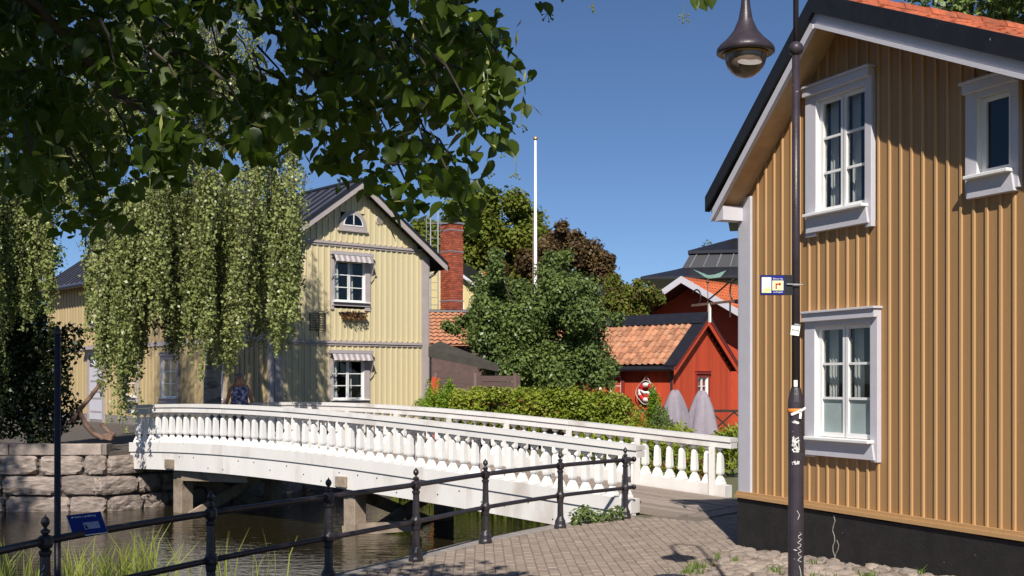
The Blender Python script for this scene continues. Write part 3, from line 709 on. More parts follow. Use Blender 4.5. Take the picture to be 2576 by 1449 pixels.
pt = pantile('roof_tile', 'roof_tile', .24, .40, .02, .05)
sl_ = math.atan(.442); x = ER - .02
rows_ = int((ER - 1.8) / (.34 * math.cos(sl_)))
for r in range(rows_):
    for c in range(13):
        # tile axis runs up the slope; local x of the tile runs along the ridge
        xx = ER - .02 - r * .34 * math.cos(sl_); zz = 6.614 - .442 * xx + .225
        M = Matrix.Translation((xx, -OV + .06 + c * .245, zz + random.uniform(-.006, .01))) @ Matrix.Rotation(sl_, 4, 'Y') @ Matrix.Rotation(R(90), 4, 'Z')
        o = obj('roof_tile', pt, oh); o.matrix_local = M
farz = MB(); farz.prism([(1.788, 6.075), (ER, 6.614 - .442 * ER + .235), (ER, 6.614 - .442 * ER + .25), (1.788, 6.09)], -OV + .06 + 13 * .245, DP); farz.build('far_roof_covering', 'roof_tile', oh)
for c in range(20): MB().lathe([(.10, 0), (.085, .40)], 8).build('ridge_tile', 'roof_tile', oh, (1.79, -OV + .02 + c * .38, 6.08), False, 0, (R(-90), 0, 0))

# iron sign bracket on its far corner
sb = empty('sign_bracket', HC + HT * -.04 - HN * .10 + Vector((0, 0, 3.0)), math.atan2(.910, -.414), 'wrought iron sign bracket with scrolls on the ochre house corner', 'bracket')
def scroll(c, r, a0, a1, n=14): return [Vector((c[0] + r * math.cos(a0 + (a1 - a0) * k / n), 0, c[1] + r * math.sin(a0 + (a1 - a0) * k / n))) for k in range(n + 1)]
MB().beam((0, 0, 0), (1.2, 0, 0), .022, .03).build('arm', 'rust', sb)
MB().box(-.03, .0, -.02, .02, -.32, .28).build('wall_plate', 'iron', sb)
MB().tube([Vector((.85, 0, .04)), Vector((.6, 0, .14)), Vector((.4, 0, .23))] + scroll((.19, .13), .16, 1.1, -2.6), .011, 7).build('scroll', 'iron', sb, smooth=True)
MB().tube(scroll((1.1, .10), .10, .6, 4.6), .011, 7).build('scroll', 'iron', sb, smooth=True)
MB().tube([(.35, 0, 0), (.35, 0, -.20)], .011, 6).build('hanger', 'iron', sb)
MB().box(.78, .81, -.012, .012, -.24, 0).build('hanger', 'sign_white', sb)

# ------------------------------------------------------------------ street lamp
LX, LY = 1.97, 8.0
lamp = empty('street_lamp', (LX, LY, -.02), 0, 'black bell shaded street lamp on a stickered pole before the ochre house', 'street lamp')
MB().lathe([(.075, 0), (.075, .06), (.054, .09), (.053, 1.80), (.056, 1.82), (.055, 1.88), (.046, 1.93), (.034, 1.97), (.030, 1.98)], 18).build('lower_pole', 'lamp_metal', lamp, smooth=False)
MB().lathe([(.029, 1.975), (.027, 4.28)], 16).build('upper_pole', 'lamp_metal', lamp, smooth=True)
MB().sphere((0, 0, 4.33), .052, 16).build('ball_joint', 'lamp_metal', lamp, smooth=True)
HX, HYY = -.325, .12
MB().tube([(0, 0, 4.36), (0, 0, 5.15)] + [(HX * .5 * (1 - math.cos(a)), HYY * .5 * (1 - math.cos(a)), 5.15 + .19 * math.sin(a)) for a in [k * math.pi / 10 for k in range(1, 10)]] + [(HX, HYY, 5.12), (HX, HYY, 4.80)], .019, 10).build('swan_neck', 'lamp_metal', lamp, smooth=True)
MB().lathe([(.022, 4.82), (.026, 4.74), (.034, 4.66), (.05, 4.57), (.085, 4.49), (.135, 4.43), (.178, 4.392), (.200, 4.365), (.203, 4.335), (.190, 4.325), (.150, 4.335), (.10, 4.37)], 28, (HX, HYY, 0)).build('lamp_shade', 'lamp_metal', lamp, smooth=True)
bw = MB().lathe([(.148, 4.335)] + [(.148 * math.cos(a), 4.325 - .165 * math.sin(a)) for a in [k * math.pi / 16 for k in range(0, 8)]] + [(.002, 4.160)], 24, (HX, HYY, 0)).build('glass_bowl', 'bowl', lamp, smooth=True)
MB().lathe([(.152, 4.338), (.158, 4.325), (.152, 4.318)], 24, (HX, HYY, 0)).build('bowl_ring', 'gold', lamp)
q = MB()      # pale dish seen inside the lower bowl
qa = [(HX + .085 * math.cos(a), HYY - .140 + .02 * math.sin(a), 4.235 + .028 * math.sin(a)) for a in [k * math.pi / 8 for k in range(16)]]
q.add(qa + [(HX, HYY - .145, 4.235)], [(k, (k + 1) % 16, 16) for k in range(16)]); q.build('bulb_dish', 'bowl_glow', lamp)
gf = MB()     # scratches, paper scraps and a scrawled tag on the pole
def onpole(a, z, r=.0545): return Vector((r * math.sin(a), -r * math.cos(a), z))
for zc, w in ((1.74, .012), (1.62, .03), (1.58, .034), (1.545, .02), (1.46, .014)):
    for k in range(5): gf.tube([onpole(-.25 + random.uniform(-.5, .5) , zc + random.uniform(-w, w)) for _ in range(3)], random.uniform(.002, .0065), 4)
gf.tube([onpole(.25 + .3 * math.sin(q_ * 1.9), .98 - q_ * .012) for q_ in range(18)], .0021, 4)
gf.tube([onpole(.5 - .02 * (q_ - 4) ** 2, .75 - q_ * .025) for q_ in range(9)], .002, 4)
gf.tube([onpole(-.1, 1.13), onpole(.25, 1.10), onpole(0, 1.07)], .002, 4); gf.tube([onpole(-.5, .86), onpole(-.1, .855)], .003, 4)
tag(gf.build('scrawled_tag', 'sign_white', lamp), kind='stuff')
MB().box(-.022, .004, -.032, -.029, 1.985, 2.03).build('sticker', 'sign_white', lamp)
sg = empty('direction_sign', (LX, LY - .03, 2.665), 0, 'blue route sign with a map and red arrow on the lamp pole', 'sign')
MB().box(-.255, -.03, -.006, .0, -.068, .072).build('back_plate', 'sign_black', sg)
MB().box(-.252, -.090, -.012, -.0065, -.064, .067).build('blue_panel', 'sign_blue', sg)
MB().box(-.246, -.181, -.0145, -.0122, -.052, .055).build('map_panel', 'sign_map', sg)
MB().box(-.173, -.097, -.0145, -.0122, -.035, .032).build('arrow_panel', 'sign_cream', sg)
ar = MB(); ar.box(-.152, -.142, -.0160, -.0147, -.026, .013); ar.box(-.142, -.126, -.0160, -.0147, .003, .013); ar.prism([(-.126, -.006), (-.110, .008), (-.126, .022)], -.0160, -.0147); ar.build('red_arrow', 'sign_red', sg)
RX = Matrix.Rotation(R(90), 4, 'X')
text_mesh('Bilsma Väg', .0155, 'sign_white', 'lettering', sg, Matrix.Translation((-.135, -.0135, .045)) @ RX)
text_mesh('vandringsled', .0130, 'sign_white', 'lettering', sg, Matrix.Translation((-.135, -.0135, -.047)) @ RX)
MB().tube([(-.075, -.018, .008), (.036, -.018, .004)], .004, 6).build('bracket_bar', 'steel', sg)
MB().lathe([(.031, .0), (.031, .012)], 14, (0, .03, .0)).build('clamp_band', 'steel', sg)
tg = empty('small_tag', (LX - .012, LY - .036, 2.365), 0, 'small tilted white tag with black print strapped to the lamp pole', 'tag'); tg.rotation_euler = (0, R(8), 0)
MB().box(-.030, .030, -.004, 0, -.046, .020).build('card', 'sign_white', tg)
text_mesh('KV-42', .019, 'sign_black', 'lettering', tg, Matrix.Translation((.0, -.006, -.010)) @ RX)
MB().lathe([(.0315, .024), (.0315, .036)], 14, (.012, .036, 0)).build('strap', 'steel', tg)
rb = empty('ribbon', (LX, LY, 1.80), 0, 'orange and white ribbon knotted round the lamp pole', 'ribbon')
MB().lathe([(.057, -.012), (.060, .0), (.057, .014)], 18).build('band', 'ribbon_orange', rb)
kn = MB(); kn.sphere((.018, -.064, 0), .013, 8); kn.beam((.018, -.066, 0), (.012, -.068, -.055), .016, .003, 0, (0, 1, 0)); kn.beam((.018, -.066, 0), (-.045, -.05, -.028), .018, .004, 0, (0, 1, 0)); kn.beam((.02, -.066, 0), (.055, -.045, .02), .014, .004, 0, (0, 1, 0)); kn.build('knot', 'ribbon_white', rb)

# ------------------------------------------------------------------ pale yellow house across the water
PO = (-6.83, 33.12, 0); PROT = math.atan2(.649, .761); GZ = .48
ph = empty('pale_house', PO, PROT, 'long pale yellow wooden house with a tall gable beyond the bridge', 'house')
PX = 5.46; PD = 19.0; PC = 2.75
def pu(x): return 7.90 - .72 * abs(x - PC)
PWIN = [(1.86, 3.26, 4.15, 5.80), (1.80, 3.24, 1.30, 2.85)]
ZB1, ZB2 = 3.16, 6.12
def pspans(xc, zb, zt):
    out = [(zb, zt)]
    for a, b, c, d in PWIN + [(2.16, 3.12, 6.55, 7.18)]:
        if a + .03 < xc < b - .03:
            new = []
            for s0, s1 in out:
                if s0 < c: new.append((s0, min(s1, c + .05)))
                if s1 > d: new.append((max(s0, d - .08), s1))
            out = new
    return [(a, b) for a, b in out if b - a > .06]
pbm = unit_box('pale_yellow', 'board'); pbt = MB().box(0, 1, -1, 0, 0, 1).mesh('batten', 'pale_batten')
nb = 27; sp = PX / nb
for i in range(nb + 1):
    x = i * sp
    for zb, zt in ((GZ + .3, ZB1 - .03), (ZB1 + .06, min(ZB2 - .03, pu(x + sp / 2))), (ZB2 + .06, pu(x + sp / 2) + .02)):
        if zt - zb < .08 and zb > ZB2: continue
        if i < nb and zt > zb:
            for a, b in pspans(x + sp / 2, zb - .05, zt + (.06 if zt < 6.2 else .05)): obj('board', pbm, ph, (x + .003, .0, a), None, (sp - .006, .03, b - a))
        z2 = min(zt, pu(x) - .02) if zb > ZB1 + 1 else min(zt, pu(x))
        if .28 < x < PX - .28 and z2 - zb > .08:
            for a, b in pspans(x, zb + .03, z2 - .03 if zb < ZB2 else z2): obj('batten', pbt, ph, (x - .022, -.001, a), None, (.044, .028, b - a))
for z, x0, x1 in ((ZB1, .02, PX - .27), (ZB2, .32, PX - .27)):
    MB().box(x0, x1, -.075, -.002, z - .015, z + .06).box(x0, x1, -.045, -.002, z - .075, z - .016).build('band_moulding', 'mauve_trim', ph)
MB().box(PX - .26, PX + .02, -.05, -.002, GZ, pu(PX) - .0).box(PX - .0, PX + .03, -.05, .25, GZ, pu(PX)).build('corner_board', 'mauve_trim', ph)
MB().box(-.03, .24, -.05, -.002, GZ, pu(.1)).box(-.035, -.003, -.05, .28, GZ, pu(0) - .02).build('corner_board', 'mauve_trim', ph)
MB().box(-.02, PX + .02, -.03, .3, GZ - .4, GZ + .3).box(-.02, .3, .3, PD, GZ - .4, GZ + .3).build('plinth', 'kerb_stone', ph)
for i, ((a, b, c, d), g) in enumerate(zip(PWIN, ((2.02, 3.02, 4.44, 5.58), (1.97, 2.98, 1.50, 2.60)))):
    w = window(ph, a, b, c, d, *g, 3, 2, trim='mauve_trim', depth=.05, apron=.10, headz=.1)
    aw = MB()      # rolled striped awning with its valance and side arms
    aw.box(a - .03, b + .03, -.20, -.07, d - .01, d + .09); aw.build('awning_box', 'awning_frame', w)
    n = 14; vs = []
    for k in range(n + 1):
        xx = a + .03 + (b - a - .06) * k / n; vs += [(xx, -.19, d - .02), (xx, -.30, d - .22 + (.012 if k % 2 else 0))]
    m_ = MB()
    for k in range(n): m_.add([vs[2 * k], vs[2 * k + 1], vs[2 * k + 3], vs[2 * k + 2]], [(0, 1, 2, 3)], k % 2)
    m_.build('awning_valance', ['awning', 'awning_stripe'], w)
    for xx in (a + .02, b - .02): MB().tube([(xx, -.30, d - .22), (xx, -.06, d - .75)], .014, 6).build('awning_arm', 'awning_frame', w)
# arched attic window and two round vents
def arch(x0, x1, z0, n=16):
    c = (x0 + x1) / 2; r = (x1 - x0) / 2; return [(x1, z0), *[(c + r * math.cos(math.pi * k / n), z0 + (r * 1.0) * math.sin(math.pi * k / n)) for k in range(1, n)], (x0, z0)]
aw = MB().prism([(2.16, 6.56), (3.12, 6.56)] + arch(2.16, 3.12, 6.68), -.05, .0).build('attic_window', 'mauve_trim', ph)
MB().prism(arch(2.29, 2.99, 6.69), -.062, -.051).build('attic_sash', 'window_white', aw)
MB().prism(arch(2.34, 2.94, 6.735), -.070, -.063).build('attic_pane', 'glass_dark', aw)
MB().prism(arch(2.33, 2.95, 6.725), -.0625, -.0622).build('attic_room', 'room_dark', aw)
MB().box(2.625, 2.655, -.082, -.071, 6.735, 7.03).build('glazing_bar', 'window_white', aw)
MB().box(2.10, 3.18, -.08, -.002, 6.52, 6.56).build('attic_sill', 'mauve_trim', aw)
for xv in (1.66, 3.60):
    v = MB().lathe([(.15, 0), (.15, .035), (.125, .04)], 20).build('round_vent', 'pale_batten', ph, (xv, -.001, 6.97), False, 0, (R(90), 0, 0))
    gv = MB()
    for k in range(-4, 5):
        wv_ = math.sqrt(.12 ** 2 - (k * .028) ** 2); gv.box(-wv_, wv_, k * .028 - .010, k * .028 + .006, .040, .052)
    gv.build('vent_slats', 'mauve_trim', v)
# side facade with battens, door and windows
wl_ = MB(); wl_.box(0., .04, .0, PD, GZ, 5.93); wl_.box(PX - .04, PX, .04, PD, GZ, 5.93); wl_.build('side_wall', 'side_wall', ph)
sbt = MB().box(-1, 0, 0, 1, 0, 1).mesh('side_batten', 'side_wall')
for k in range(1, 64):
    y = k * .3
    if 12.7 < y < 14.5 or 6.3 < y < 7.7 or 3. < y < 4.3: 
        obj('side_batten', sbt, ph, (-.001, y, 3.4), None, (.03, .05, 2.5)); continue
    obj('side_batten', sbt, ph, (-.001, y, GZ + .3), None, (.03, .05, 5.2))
MB().box(-.05, -.002, .3, PD, 3.2, 3.35).build('side_band', 'mauve_trim', ph)
def side_window(y0, y1, z0, z1):
    w = window(ph, 0, y1 - y0, z0, z1, .2, y1 - y0 - .2, z0 + .25, z1 - .2, 3, 2, trim='mauve_trim', depth=.06); w.location = (-.03, y1, 0); w.rotation_euler = (0, 0, R(-90)); return w
side_window(6.3, 7.7, 1.25, 2.95); side_window(3.0, 4.2, 1.25, 2.95); side_window(9.6, 10.9, 1.25, 2.95); side_window(12.9, 14.2, 4.0, 5.5); side_window(3.0, 4.2, 4.0, 5.5)
dr = MB().box(-.06, -.001, 12.75, 12.95, GZ, 3.2).box(-.06, -.001, 14.25, 14.45, GZ, 3.2).box(-.06, -.001, 12.95, 14.25, 3.0, 3.2).box(-.35, 0, 12.6, 14.6, 3.2, 3.34).build('door', 'mauve_trim', ph)
MB().box(-.03, 0, 12.96, 14.24, GZ + .1, 2.55).build('door_leaf', 'lilac_white', dr)
for z in (.85, 1.35, 1.6, 2.0): MB().box(-.045, -.031, 13.05, 14.15, z, z + .06).build('door_rail', 'mauve_trim', dr)
MB().box(-.03, 0, 12.96, 14.24, 2.57, 2.99).build('fanlight', 'glass_dark', dr)
for k in range(5): MB().beam((-.035, 13.6, 2.58), (-.035, 13.6 + .55 * math.cos(math.pi * (k + .5) / 5), 2.58 + .38 * math.sin(math.pi * (k + .5) / 5)), .03, .02).build('fanlight_bar', 'window_white', dr)
MB().box(-.06, -.045, 13.0, 13.12, 1.45, 1.6).build('letter_plate', 'sign_black', dr)
# standing seam roof
PE = .45
for sgn, nm in ((-1, 'roof'), (1, 'roof')):
    xa = PC + sgn * (PC + PE); xe = xa
    poly = [(PC, 7.93), (xe, 7.93 - .72 * (PC + PE)), (xe, 8.05 - .72 * (PC + PE)), (PC, 8.05)]
    rf = MB().prism(poly, -.36, PD + .3).build('roof', 'seam_metal' if sgn < 0 else 'black_metal', ph)
    y = -.3
    while sgn < 0 and y < PD + .3:
        MB().beam((PC, y, 8.07), (xe, y, 8.07 - .72 * (PC + PE)), .03, .06).build('seam', 'black_metal', rf); y += .55
    vb = MB().prism([(PC, 7.80), (xe, 7.80 - .72 * (PC + PE)), (xe, 8.0 - .72 * (PC + PE)), (PC, 8.0)], -.395, -.365).build('verge_board', 'mauve_trim', ph)
    MB().prism([(PC, 8.0), (xe, 8.0 - .72 * (PC + PE)), (xe, 8.09 - .72 * (PC + PE)), (PC, 8.09)], -.42, -.361).build('verge_cap', 'black_metal', ph)
    ez = 7.93 - .72 * (PC + PE)
    MB().tube([(xe + sgn * .05, -.36, ez), (xe + sgn * .05, PD + .3, ez)], .06, 8).build('gutter', 'black_metal', ph)
MB().tube([(PX + .45, .0, 5.65), (PX + .3, .06, 5.45), (PX + .06, .12, 5.25), (PX + .06, .12, GZ)], .045, 8).build('downpipe', 'black_metal', ph)
MB().tube([(PC, -.36, 8.09), (PC, PD + .3, 8.09)], .05, 6).build('ridge_cap', 'black_metal', ph)

def ploc(x, y, z): return Vector(PO) + Vector((.761 * x - .649 * y, .649 * x + .761 * y, z))
tr = empty('wall_trellis', ploc(1.40, -.04, 3.45), PROT, 'dark iron trellis with a bare climbing stem on the pale gable', 'trellis')
MB().tube([(-.26, 0, 0.05), (-.26, 0, .6)], .016, 6).tube([(.26, 0, 0.05), (.26, 0, .6)], .016, 6).build('upright', 'iron', tr)
for k in range(8): MB().tube([(-.26, 0, .08 + k * .07), (-.12, -.02, .06 + k * .07), (0, -.01, .09 + k * .07), (.13, -.02, .06 + k * .07), (.26, 0, .08 + k * .07)], .011, 5).build('rung', 'iron', tr)
MB().tube([(.02, -.02, -.12), (.0, -.03, .15), (.04, -.03, .4), (.02, -.03, .62), (.2, -.03, .62), (.35, -.02, .7)], [.022, .02, .018, .014, .01, .008], 6).build('climbing_stem', 'bark', tr)
fb = empty('flower_box', ploc(2.58, -.14, 3.95), PROT, 'wire flower box of dried flowers under the upper gable window', 'flower box')
MB().box(-.44, .44, -.10, .12, .10, .13).build('basket_rim', 'iron', fb)
for k in range(12): MB().tube([(-.42 + k * .076, -.10, .12), (-.38 + k * .069, -.05, -.04)], .006, 4).build('basket_wire', 'iron', fb)
P = np.stack([RNG.uniform(-.42, .42, 260), RNG.uniform(-.14, .05, 260), RNG.uniform(-.1, .16, 260)], 1)
V, Fq = leafquads(P, RNG.normal(size=(260, 3)), RNG.normal(size=(260, 3)) + np.array([0, 0, -.8]), .09, .04); obj('dried_flowers', npmesh('dried_flowers', V, Fq, 'dry_flower'), fb)
ln = empty('wall_lantern', ploc(PX + .12, -.12, 2.75), PROT, 'black wall lantern at the corner of the pale house', 'lantern')
MB().lathe([(.06, 0), (.085, .30), (.10, .31), (.03, .40), (.012, .46)], 6).build('lantern_body', 'iron', ln); MB().tube([(0, .0, .40), (-.02, .14, .5), (-.05, .14, .3)], .012, 6).build('lantern_arm', 'iron', ln)
# potted plants on the lower window sill inside the room
for k, xx in enumerate((2.16, 2.62)):
    pp = empty('potted_plant', ploc(xx, .16, 1.50), PROT, ('leafy potted plant in the lower gable window, beside the awning arm', 'leafy potted plant in the lower gable window, nearer the bridge post')[k], 'plant', 'plants in the lower gable window')
    MB().lathe([(.05, 0), (.07, .12)], 10).build('pot', 'lilac_white', pp)
    P, d = crown_samples([(0, 0, .26, .10, .05, .14)], 60, .2); V, Fq = leafquads(P, d + RNG.normal(size=(60, 3)) * .5, RNG.normal(size=(60, 3)), .07, .04); obj('foliage', npmesh('foliage', V, Fq, 'shrub_leaf'), pp)

# ------------------------------------------------------------------ brick chimney, ladder and the low building under it
CHX, CHY = -2.455, 47.0
ch = empty('brick_chimney', (CHX, CHY, 4.4), R(43), 'tall red brick chimney with iron bands beside the pale house', 'chimney')
HW = .33; CHH = 4.0
MB().box(-HW + .012, HW - .012, -HW + .012, HW - .012, -.6, CHH).build('mortar_core', 'mortar', ch)
bkm = MB().box(-.108, .108, -.03, .03, -.034, .034).mesh('brick', 'brick')
nrow = 46; rh = CHH / nrow
for r in range(nrow):
    for face in range(2):                       # the two faces turned to the water
        off = 0 if r % 2 else .11
        for k in range(-1, 4):
            u = -HW + .0 + off + k * .22
            c0, c1 = max(-HW, u), min(HW, u + .212)
            if c1 - c0 < .06: continue
            p = ((c0 + c1) / 2, -HW + .022, (r + .5) * rh) if face == 0 else (-HW + .022, (c0 + c1) / 2, (r + .5) * rh)
            obj('brick', bkm, ch, p, (0, 0, 0 if face == 0 else R(90)), ((c1 - c0 - .012) / .216, 1, 1))
for z in (.85, 2.85, 3.72): MB().box(-HW - .02, HW + .02, -HW - .02, HW + .02, z, z + .05).build('iron_band', 'zinc', ch)
MB().box(-HW - .05, HW + .05, -HW - .05, HW + .05, CHH, CHH + .07).build('chimney_cap', 'zinc', ch); MB().prism([(-.2, CHH + .07), (.2, CHH + .07), (.0, CHH + .22)], -.2, .2).build('rain_hood', 'zinc', ch)
ld = empty('roof_ladder', (-3.16, 46.6, 4.3), 0, 'pale steel ladder rising beside the brick chimney', 'ladder')
for x in (-.13, .17): MB().tube([(x, 0, 0), (x, 0, 4.75)], .028, 6).build('stile', 'zinc', ld)
for k in range(15): MB().tube([(-.13, 0, .2 + k * .3), (.17, 0, .2 + k * .3)], .014, 5).build('rung', 'zinc', ld)
MB().tube([(-.3, 0, 4.1), (.55, 0, 4.1)], .02, 5).build('stay', 'zinc', ld); MB().tube([(-.3, 0, 3.2), (-.3, 0, 4.6)], .018, 5).build('stay', 'zinc', ld)

def cottage(name, label, apex, rz, half, slope, length, wall, verge, roofm, cat='house', overhang=.3, base=0., vh=.16, pieces=False, vdepth=.05):
    """gabled house: origin under the apex of the front gable (outside is -y)"""
    h = empty(name, (apex[0], apex[1], 0), rz, label, cat); za = apex[2]; ze = za - slope * half
    MB().prism([(-half + .3, base), (half - .3, base), (half - .3, ze + slope * .3 - .12), (0, za - .12), (-half + .3, ze + slope * .3 - .12)], overhang, length).build('wall', wall, h)
    for s in (-1, 1):
        MB().prism([(0, za - .1), (s * half, ze - .1), (s * half, ze + .0), (0, za)], .0, length + .2).build('roof', roofm, h)
        MB().prism([(0, za - .14), (s * half, ze - .14), (s * half, ze + vh - .14), (0, za + vh - .14)], -vdepth, -.002).build('verge_board', verge, h)
    return h
low = empty('tiled_outbuilding', (-2.4, 45.2, 0), R(8), 'low building with a weathered tile roof at the chimney foot', 'building')
MB().box(-2.2, 2.0, -1.6, 3.2, 0, 3.5).build('wall', 'fence_wood', low); MB().add([(-2.4, -1.9, 3.35), (2.2, -1.9, 3.35), (2.2, 1.2, 4.75), (-2.4, 1.2, 4.75)], [(0, 1, 2, 3)]).add([(-2.4, 1.2, 4.75), (2.2, 1.2, 4.75), (2.2, 3.6, 3.4), (-2.4, 3.6, 3.4)], [(0, 1, 2, 3)]).build('roof', 'cottage_tile', low)  # dark wall colour stands in for the shade beneath the canopy
MB().tube([(-2.4, 1.2, 4.8), (2.2, 1.2, 4.8)], .1, 8).build('ridge', 'black_metal', low)
rows = MB()
for r in range(9):
    for c in range(20): rows.add([(v[0], v[1], v[2]) for v in [(-2.35 + c * .23, -1.88 + r * .34, 3.41 + r * .155), (-2.24 + c * .23, -1.88 + r * .34, 3.46 + r * .155), (-2.13 + c * .23, -1.88 + r * .34, 3.41 + r * .155), (-2.35 + c * .23, -1.55 + r * .34, 3.53 + r * .155), (-2.24 + c * .23, -1.55 + r * .34, 3.58 + r * .155), (-2.13 + c * .23, -1.55 + r * .34, 3.53 + r * .155)]], [(0, 1, 4, 3), (1, 2, 5, 4)])
tag(rows.build('tile_courses', 'cottage_tile', low), kind='stuff')
yh = cottage('yellow_gable_house', 'pale yellow gable house partly hidden behind the brick chimney', (-3.6, 54., 8.0), R(-14), 2.9, .75, 9, 'yellow_wall', 'lilac_white', 'black_metal')
for k in range(12): MB().box(-2.5 + k * .42, -2.44 + k * .42, .27, .30, 0, 7.2 - abs(-2.5 + k * .42) * .75).build('batten', 'pale_batten', yh)
for xw in (-.9, .9):
    yw = MB().box(xw - .45, xw + .45, .24, .295, 4.2, 5.6).build('window', 'window_white', yh); MB().box(xw - .33, xw + .33, .22, .238, 4.35, 5.45).build('pane', 'room_dark', yw)
h1 = cottage('white_verge_house', 'distant house with white verge boards between chimney and shrub', at(1205, 681, 60), R(-45), 2.2, .75, 8, 'yellow_wall', 'window_white', 'orange_tile')
h2 = cottage('red_roof_house', 'distant red tiled gable house above the shrub near the dark roof', at(1531, 692, 60), R(45), 2.4, .7, 7, 'lilac_white', 'window_white', 'orange_tile')
MB().box(-.35, .35, .22, .29, 4.6, 5.5).build('window', 'glass_dark', h2); MB().box(-.35, .35, .22, .29, 4.4, 5.4).build('window', 'glass_dark', h1)

# ------------------------------------------------------------------ small red cottage with the tiled roof
RA = Vector((7.05, 41.5, 4.29)); RP = R(48); RH = 2.15; RS = .84
rc = empty('red_cottage', (RA.x, RA.y, 0), RP, 'small red wooden cottage with an orange tiled roof and black ridge', 'cottage')
RE = RA.z - RS * RH; RLN = 7.0
# front gable boards
nb = 18; x = -RH + .28
while x < RH - .3:
    zt = RA.z - RS * abs(x + .1) - .16
    if -.55 < x + .1 < .45: 
        obj('board', unit_box('red_paint', 'board'), rc, (x, .22, 0), None, (.196, .04, 1.0)); obj('board', unit_box('red_paint', 'board'), rc, (x, .22, 2.25), None, (.196, .04, zt - 2.25))
    else: obj('board', unit_box('red_paint', 'board'), rc, (x, .22, 0), None, (.196, .04, zt))
    x += .2
MB().prism([(-RH + .3, 0), (RH - .3, 0), (RH - .3, RE + .1), (0, RA.z - .25), (-RH + .3, RE + .1)], .30, RLN).build('wall', 'red_paint', rc)
for s in (-1, 1):
    poly = [(0, RA.z - .10), (s * RH, RE - .10), (s * RH, RE + .0), (0, RA.z)]
    MB().prism(poly, .0, RLN).build('roof_deck', 'black_metal', rc)
    MB().prism([(0, RA.z - .26), (s * RH, RE - .26), (s * RH, RE - .06), (0, RA.z - .06)], -.03, -.002).build('verge_board', 'red_paint', rc)
    MB().prism([(0, RA.z - .06), (s * RH, RE - .06), (s * RH, RE + .04), (0, RA.z + .04)], -.06, -.002).build('verge_trim', 'red_dark', rc)
    MB().prism([(0, RA.z + .04), (s * RH, RE + .04), (s * RH, RE + .10), (0, RA.z + .10)], -.07, .42).build('verge_cap', 'black_metal', rc)
MB().prism([(-.40, RA.z - .19), (-.36, RA.z - .08), (0, RA.z + .22), (.36, RA.z - .08), (.40, RA.z - .19)], -.02, RLN).build('ridge_cap', 'black_metal', rc)
MB().tube([(-RH - .07, .0, RE - .05), (-RH - .07, RLN, RE - .05)], .07, 8).build('gutter', 'black_metal', rc)
MB().tube([(-RH - .05, .25, RE - .1), (-RH + .25, .28, RE - .4), (-RH + .25, .25, 0)], .04, 8).build('downpipe', 'black_metal', rc)
tl = pantile('tile', 'cottage_tile', .26, .42, .02, .06); an = math.atan(RS)
for r in range(7):
    for c in range(25):
        s_ = .14 + r * .335; px_ = -RH + s_ * math.cos(an) - .05; pz_ = RE + s_ * math.sin(an) + .01
        M = Matrix.Translation((px_, RLN - .1 - c * .26, pz_ + random.uniform(0, .012))) @ Matrix.Rotation(-an, 4, 'Y') @ Matrix.Rotation(R(-90), 4, 'Z')
        o = obj('tile', tl, rc); o.matrix_local = M
fw = window(rc, -.50, .42, 1.0, 2.36, -.32, .24, 1.25, 2.12, 3, 2, trim='red_dark', depth=.05); fw.location = (0, .22, 0)
sfw = MB()      # side facade boards under the eave
y = .3
while y < RLN - .2:
    obj('side_board', unit_box('red_paint', 'board'), rc, (-RH + .26, y, 0), None, (.045, .186, RE + .1)); y += .19
w2 = window(rc, 0, 1.25, .95, 2.35, .18, 1.07, 1.15, 2.18, 3, 2, trim='red_dark', depth=.05); w2.location = (-RH + .245, 3.55, 0); w2.rotation_euler = (0, 0, R(-90))
fi = empty('weather_vane', (RA.x, RA.y, RA.z + .12), R(20), 'green copper weather vane on the peak of the small red cottage', 'weather vane')
MB().tube([(0, 0, 0), (0, 0, 1.35)], .018, 6).build('rod', 'rust', fi); MB().sphere((0, 0, 1.18), .06, 8).build('ball', 'iron', fi)
MB().prism([(-.62, 1.62), (-.1, 1.34), (.06, 1.30), (.5, 1.36), (.75, 1.62), (.3, 1.46), (.0, 1.42)], -.012, .012).build('vane', 'verdigris', fi)
# lifebuoy on the side facade
lbp = Vector((RA.x, RA.y, 0)) + Matrix.Rotation(RP, 3, 'Z') @ Vector((-RH + .12, 1.25, 1.62))
lb = empty('lifebuoy', lbp, RP, 'red and white lifebuoy hung on the red cottage wall', 'lifebuoy')
for k in range(8):
    a0 = 2 * math.pi * k / 8 + .39; pts_ = [(0, .27 * math.cos(a0 + q * math.pi / 20), .27 * math.sin(a0 + q * math.pi / 20)) for q in range(6)]
    MB().tube(pts_, .085, 10).build('ring_segment', 'buoy_red' if k % 2 == 0 else 'buoy_white', lb, smooth=True)
rpz = [(-.06, .40 * math.cos(a) * (1 + .06 * math.cos(4 * a)), .40 * math.sin(a) * (1 + .06 * math.cos(4 * a))) for a in [q * math.pi / 16 for q in range(33)]]
MB().tube(rpz, .016, 5).build('grab_rope', 'rope_mat', lb); MB().tube([(-.02, -.22, .30), (0, 0, .58), (-.02, .22, .30)], .014, 5).build('hanging_cord', 'rope_mat', lb)
MB().tube([(-.06, .2, .05), (-.1, .0, -.02), (-.1, -.14, .0), (-.08, -.2, -.1)], .05, 8).build('line_coil', 'buoy_white', lb, smooth=True)

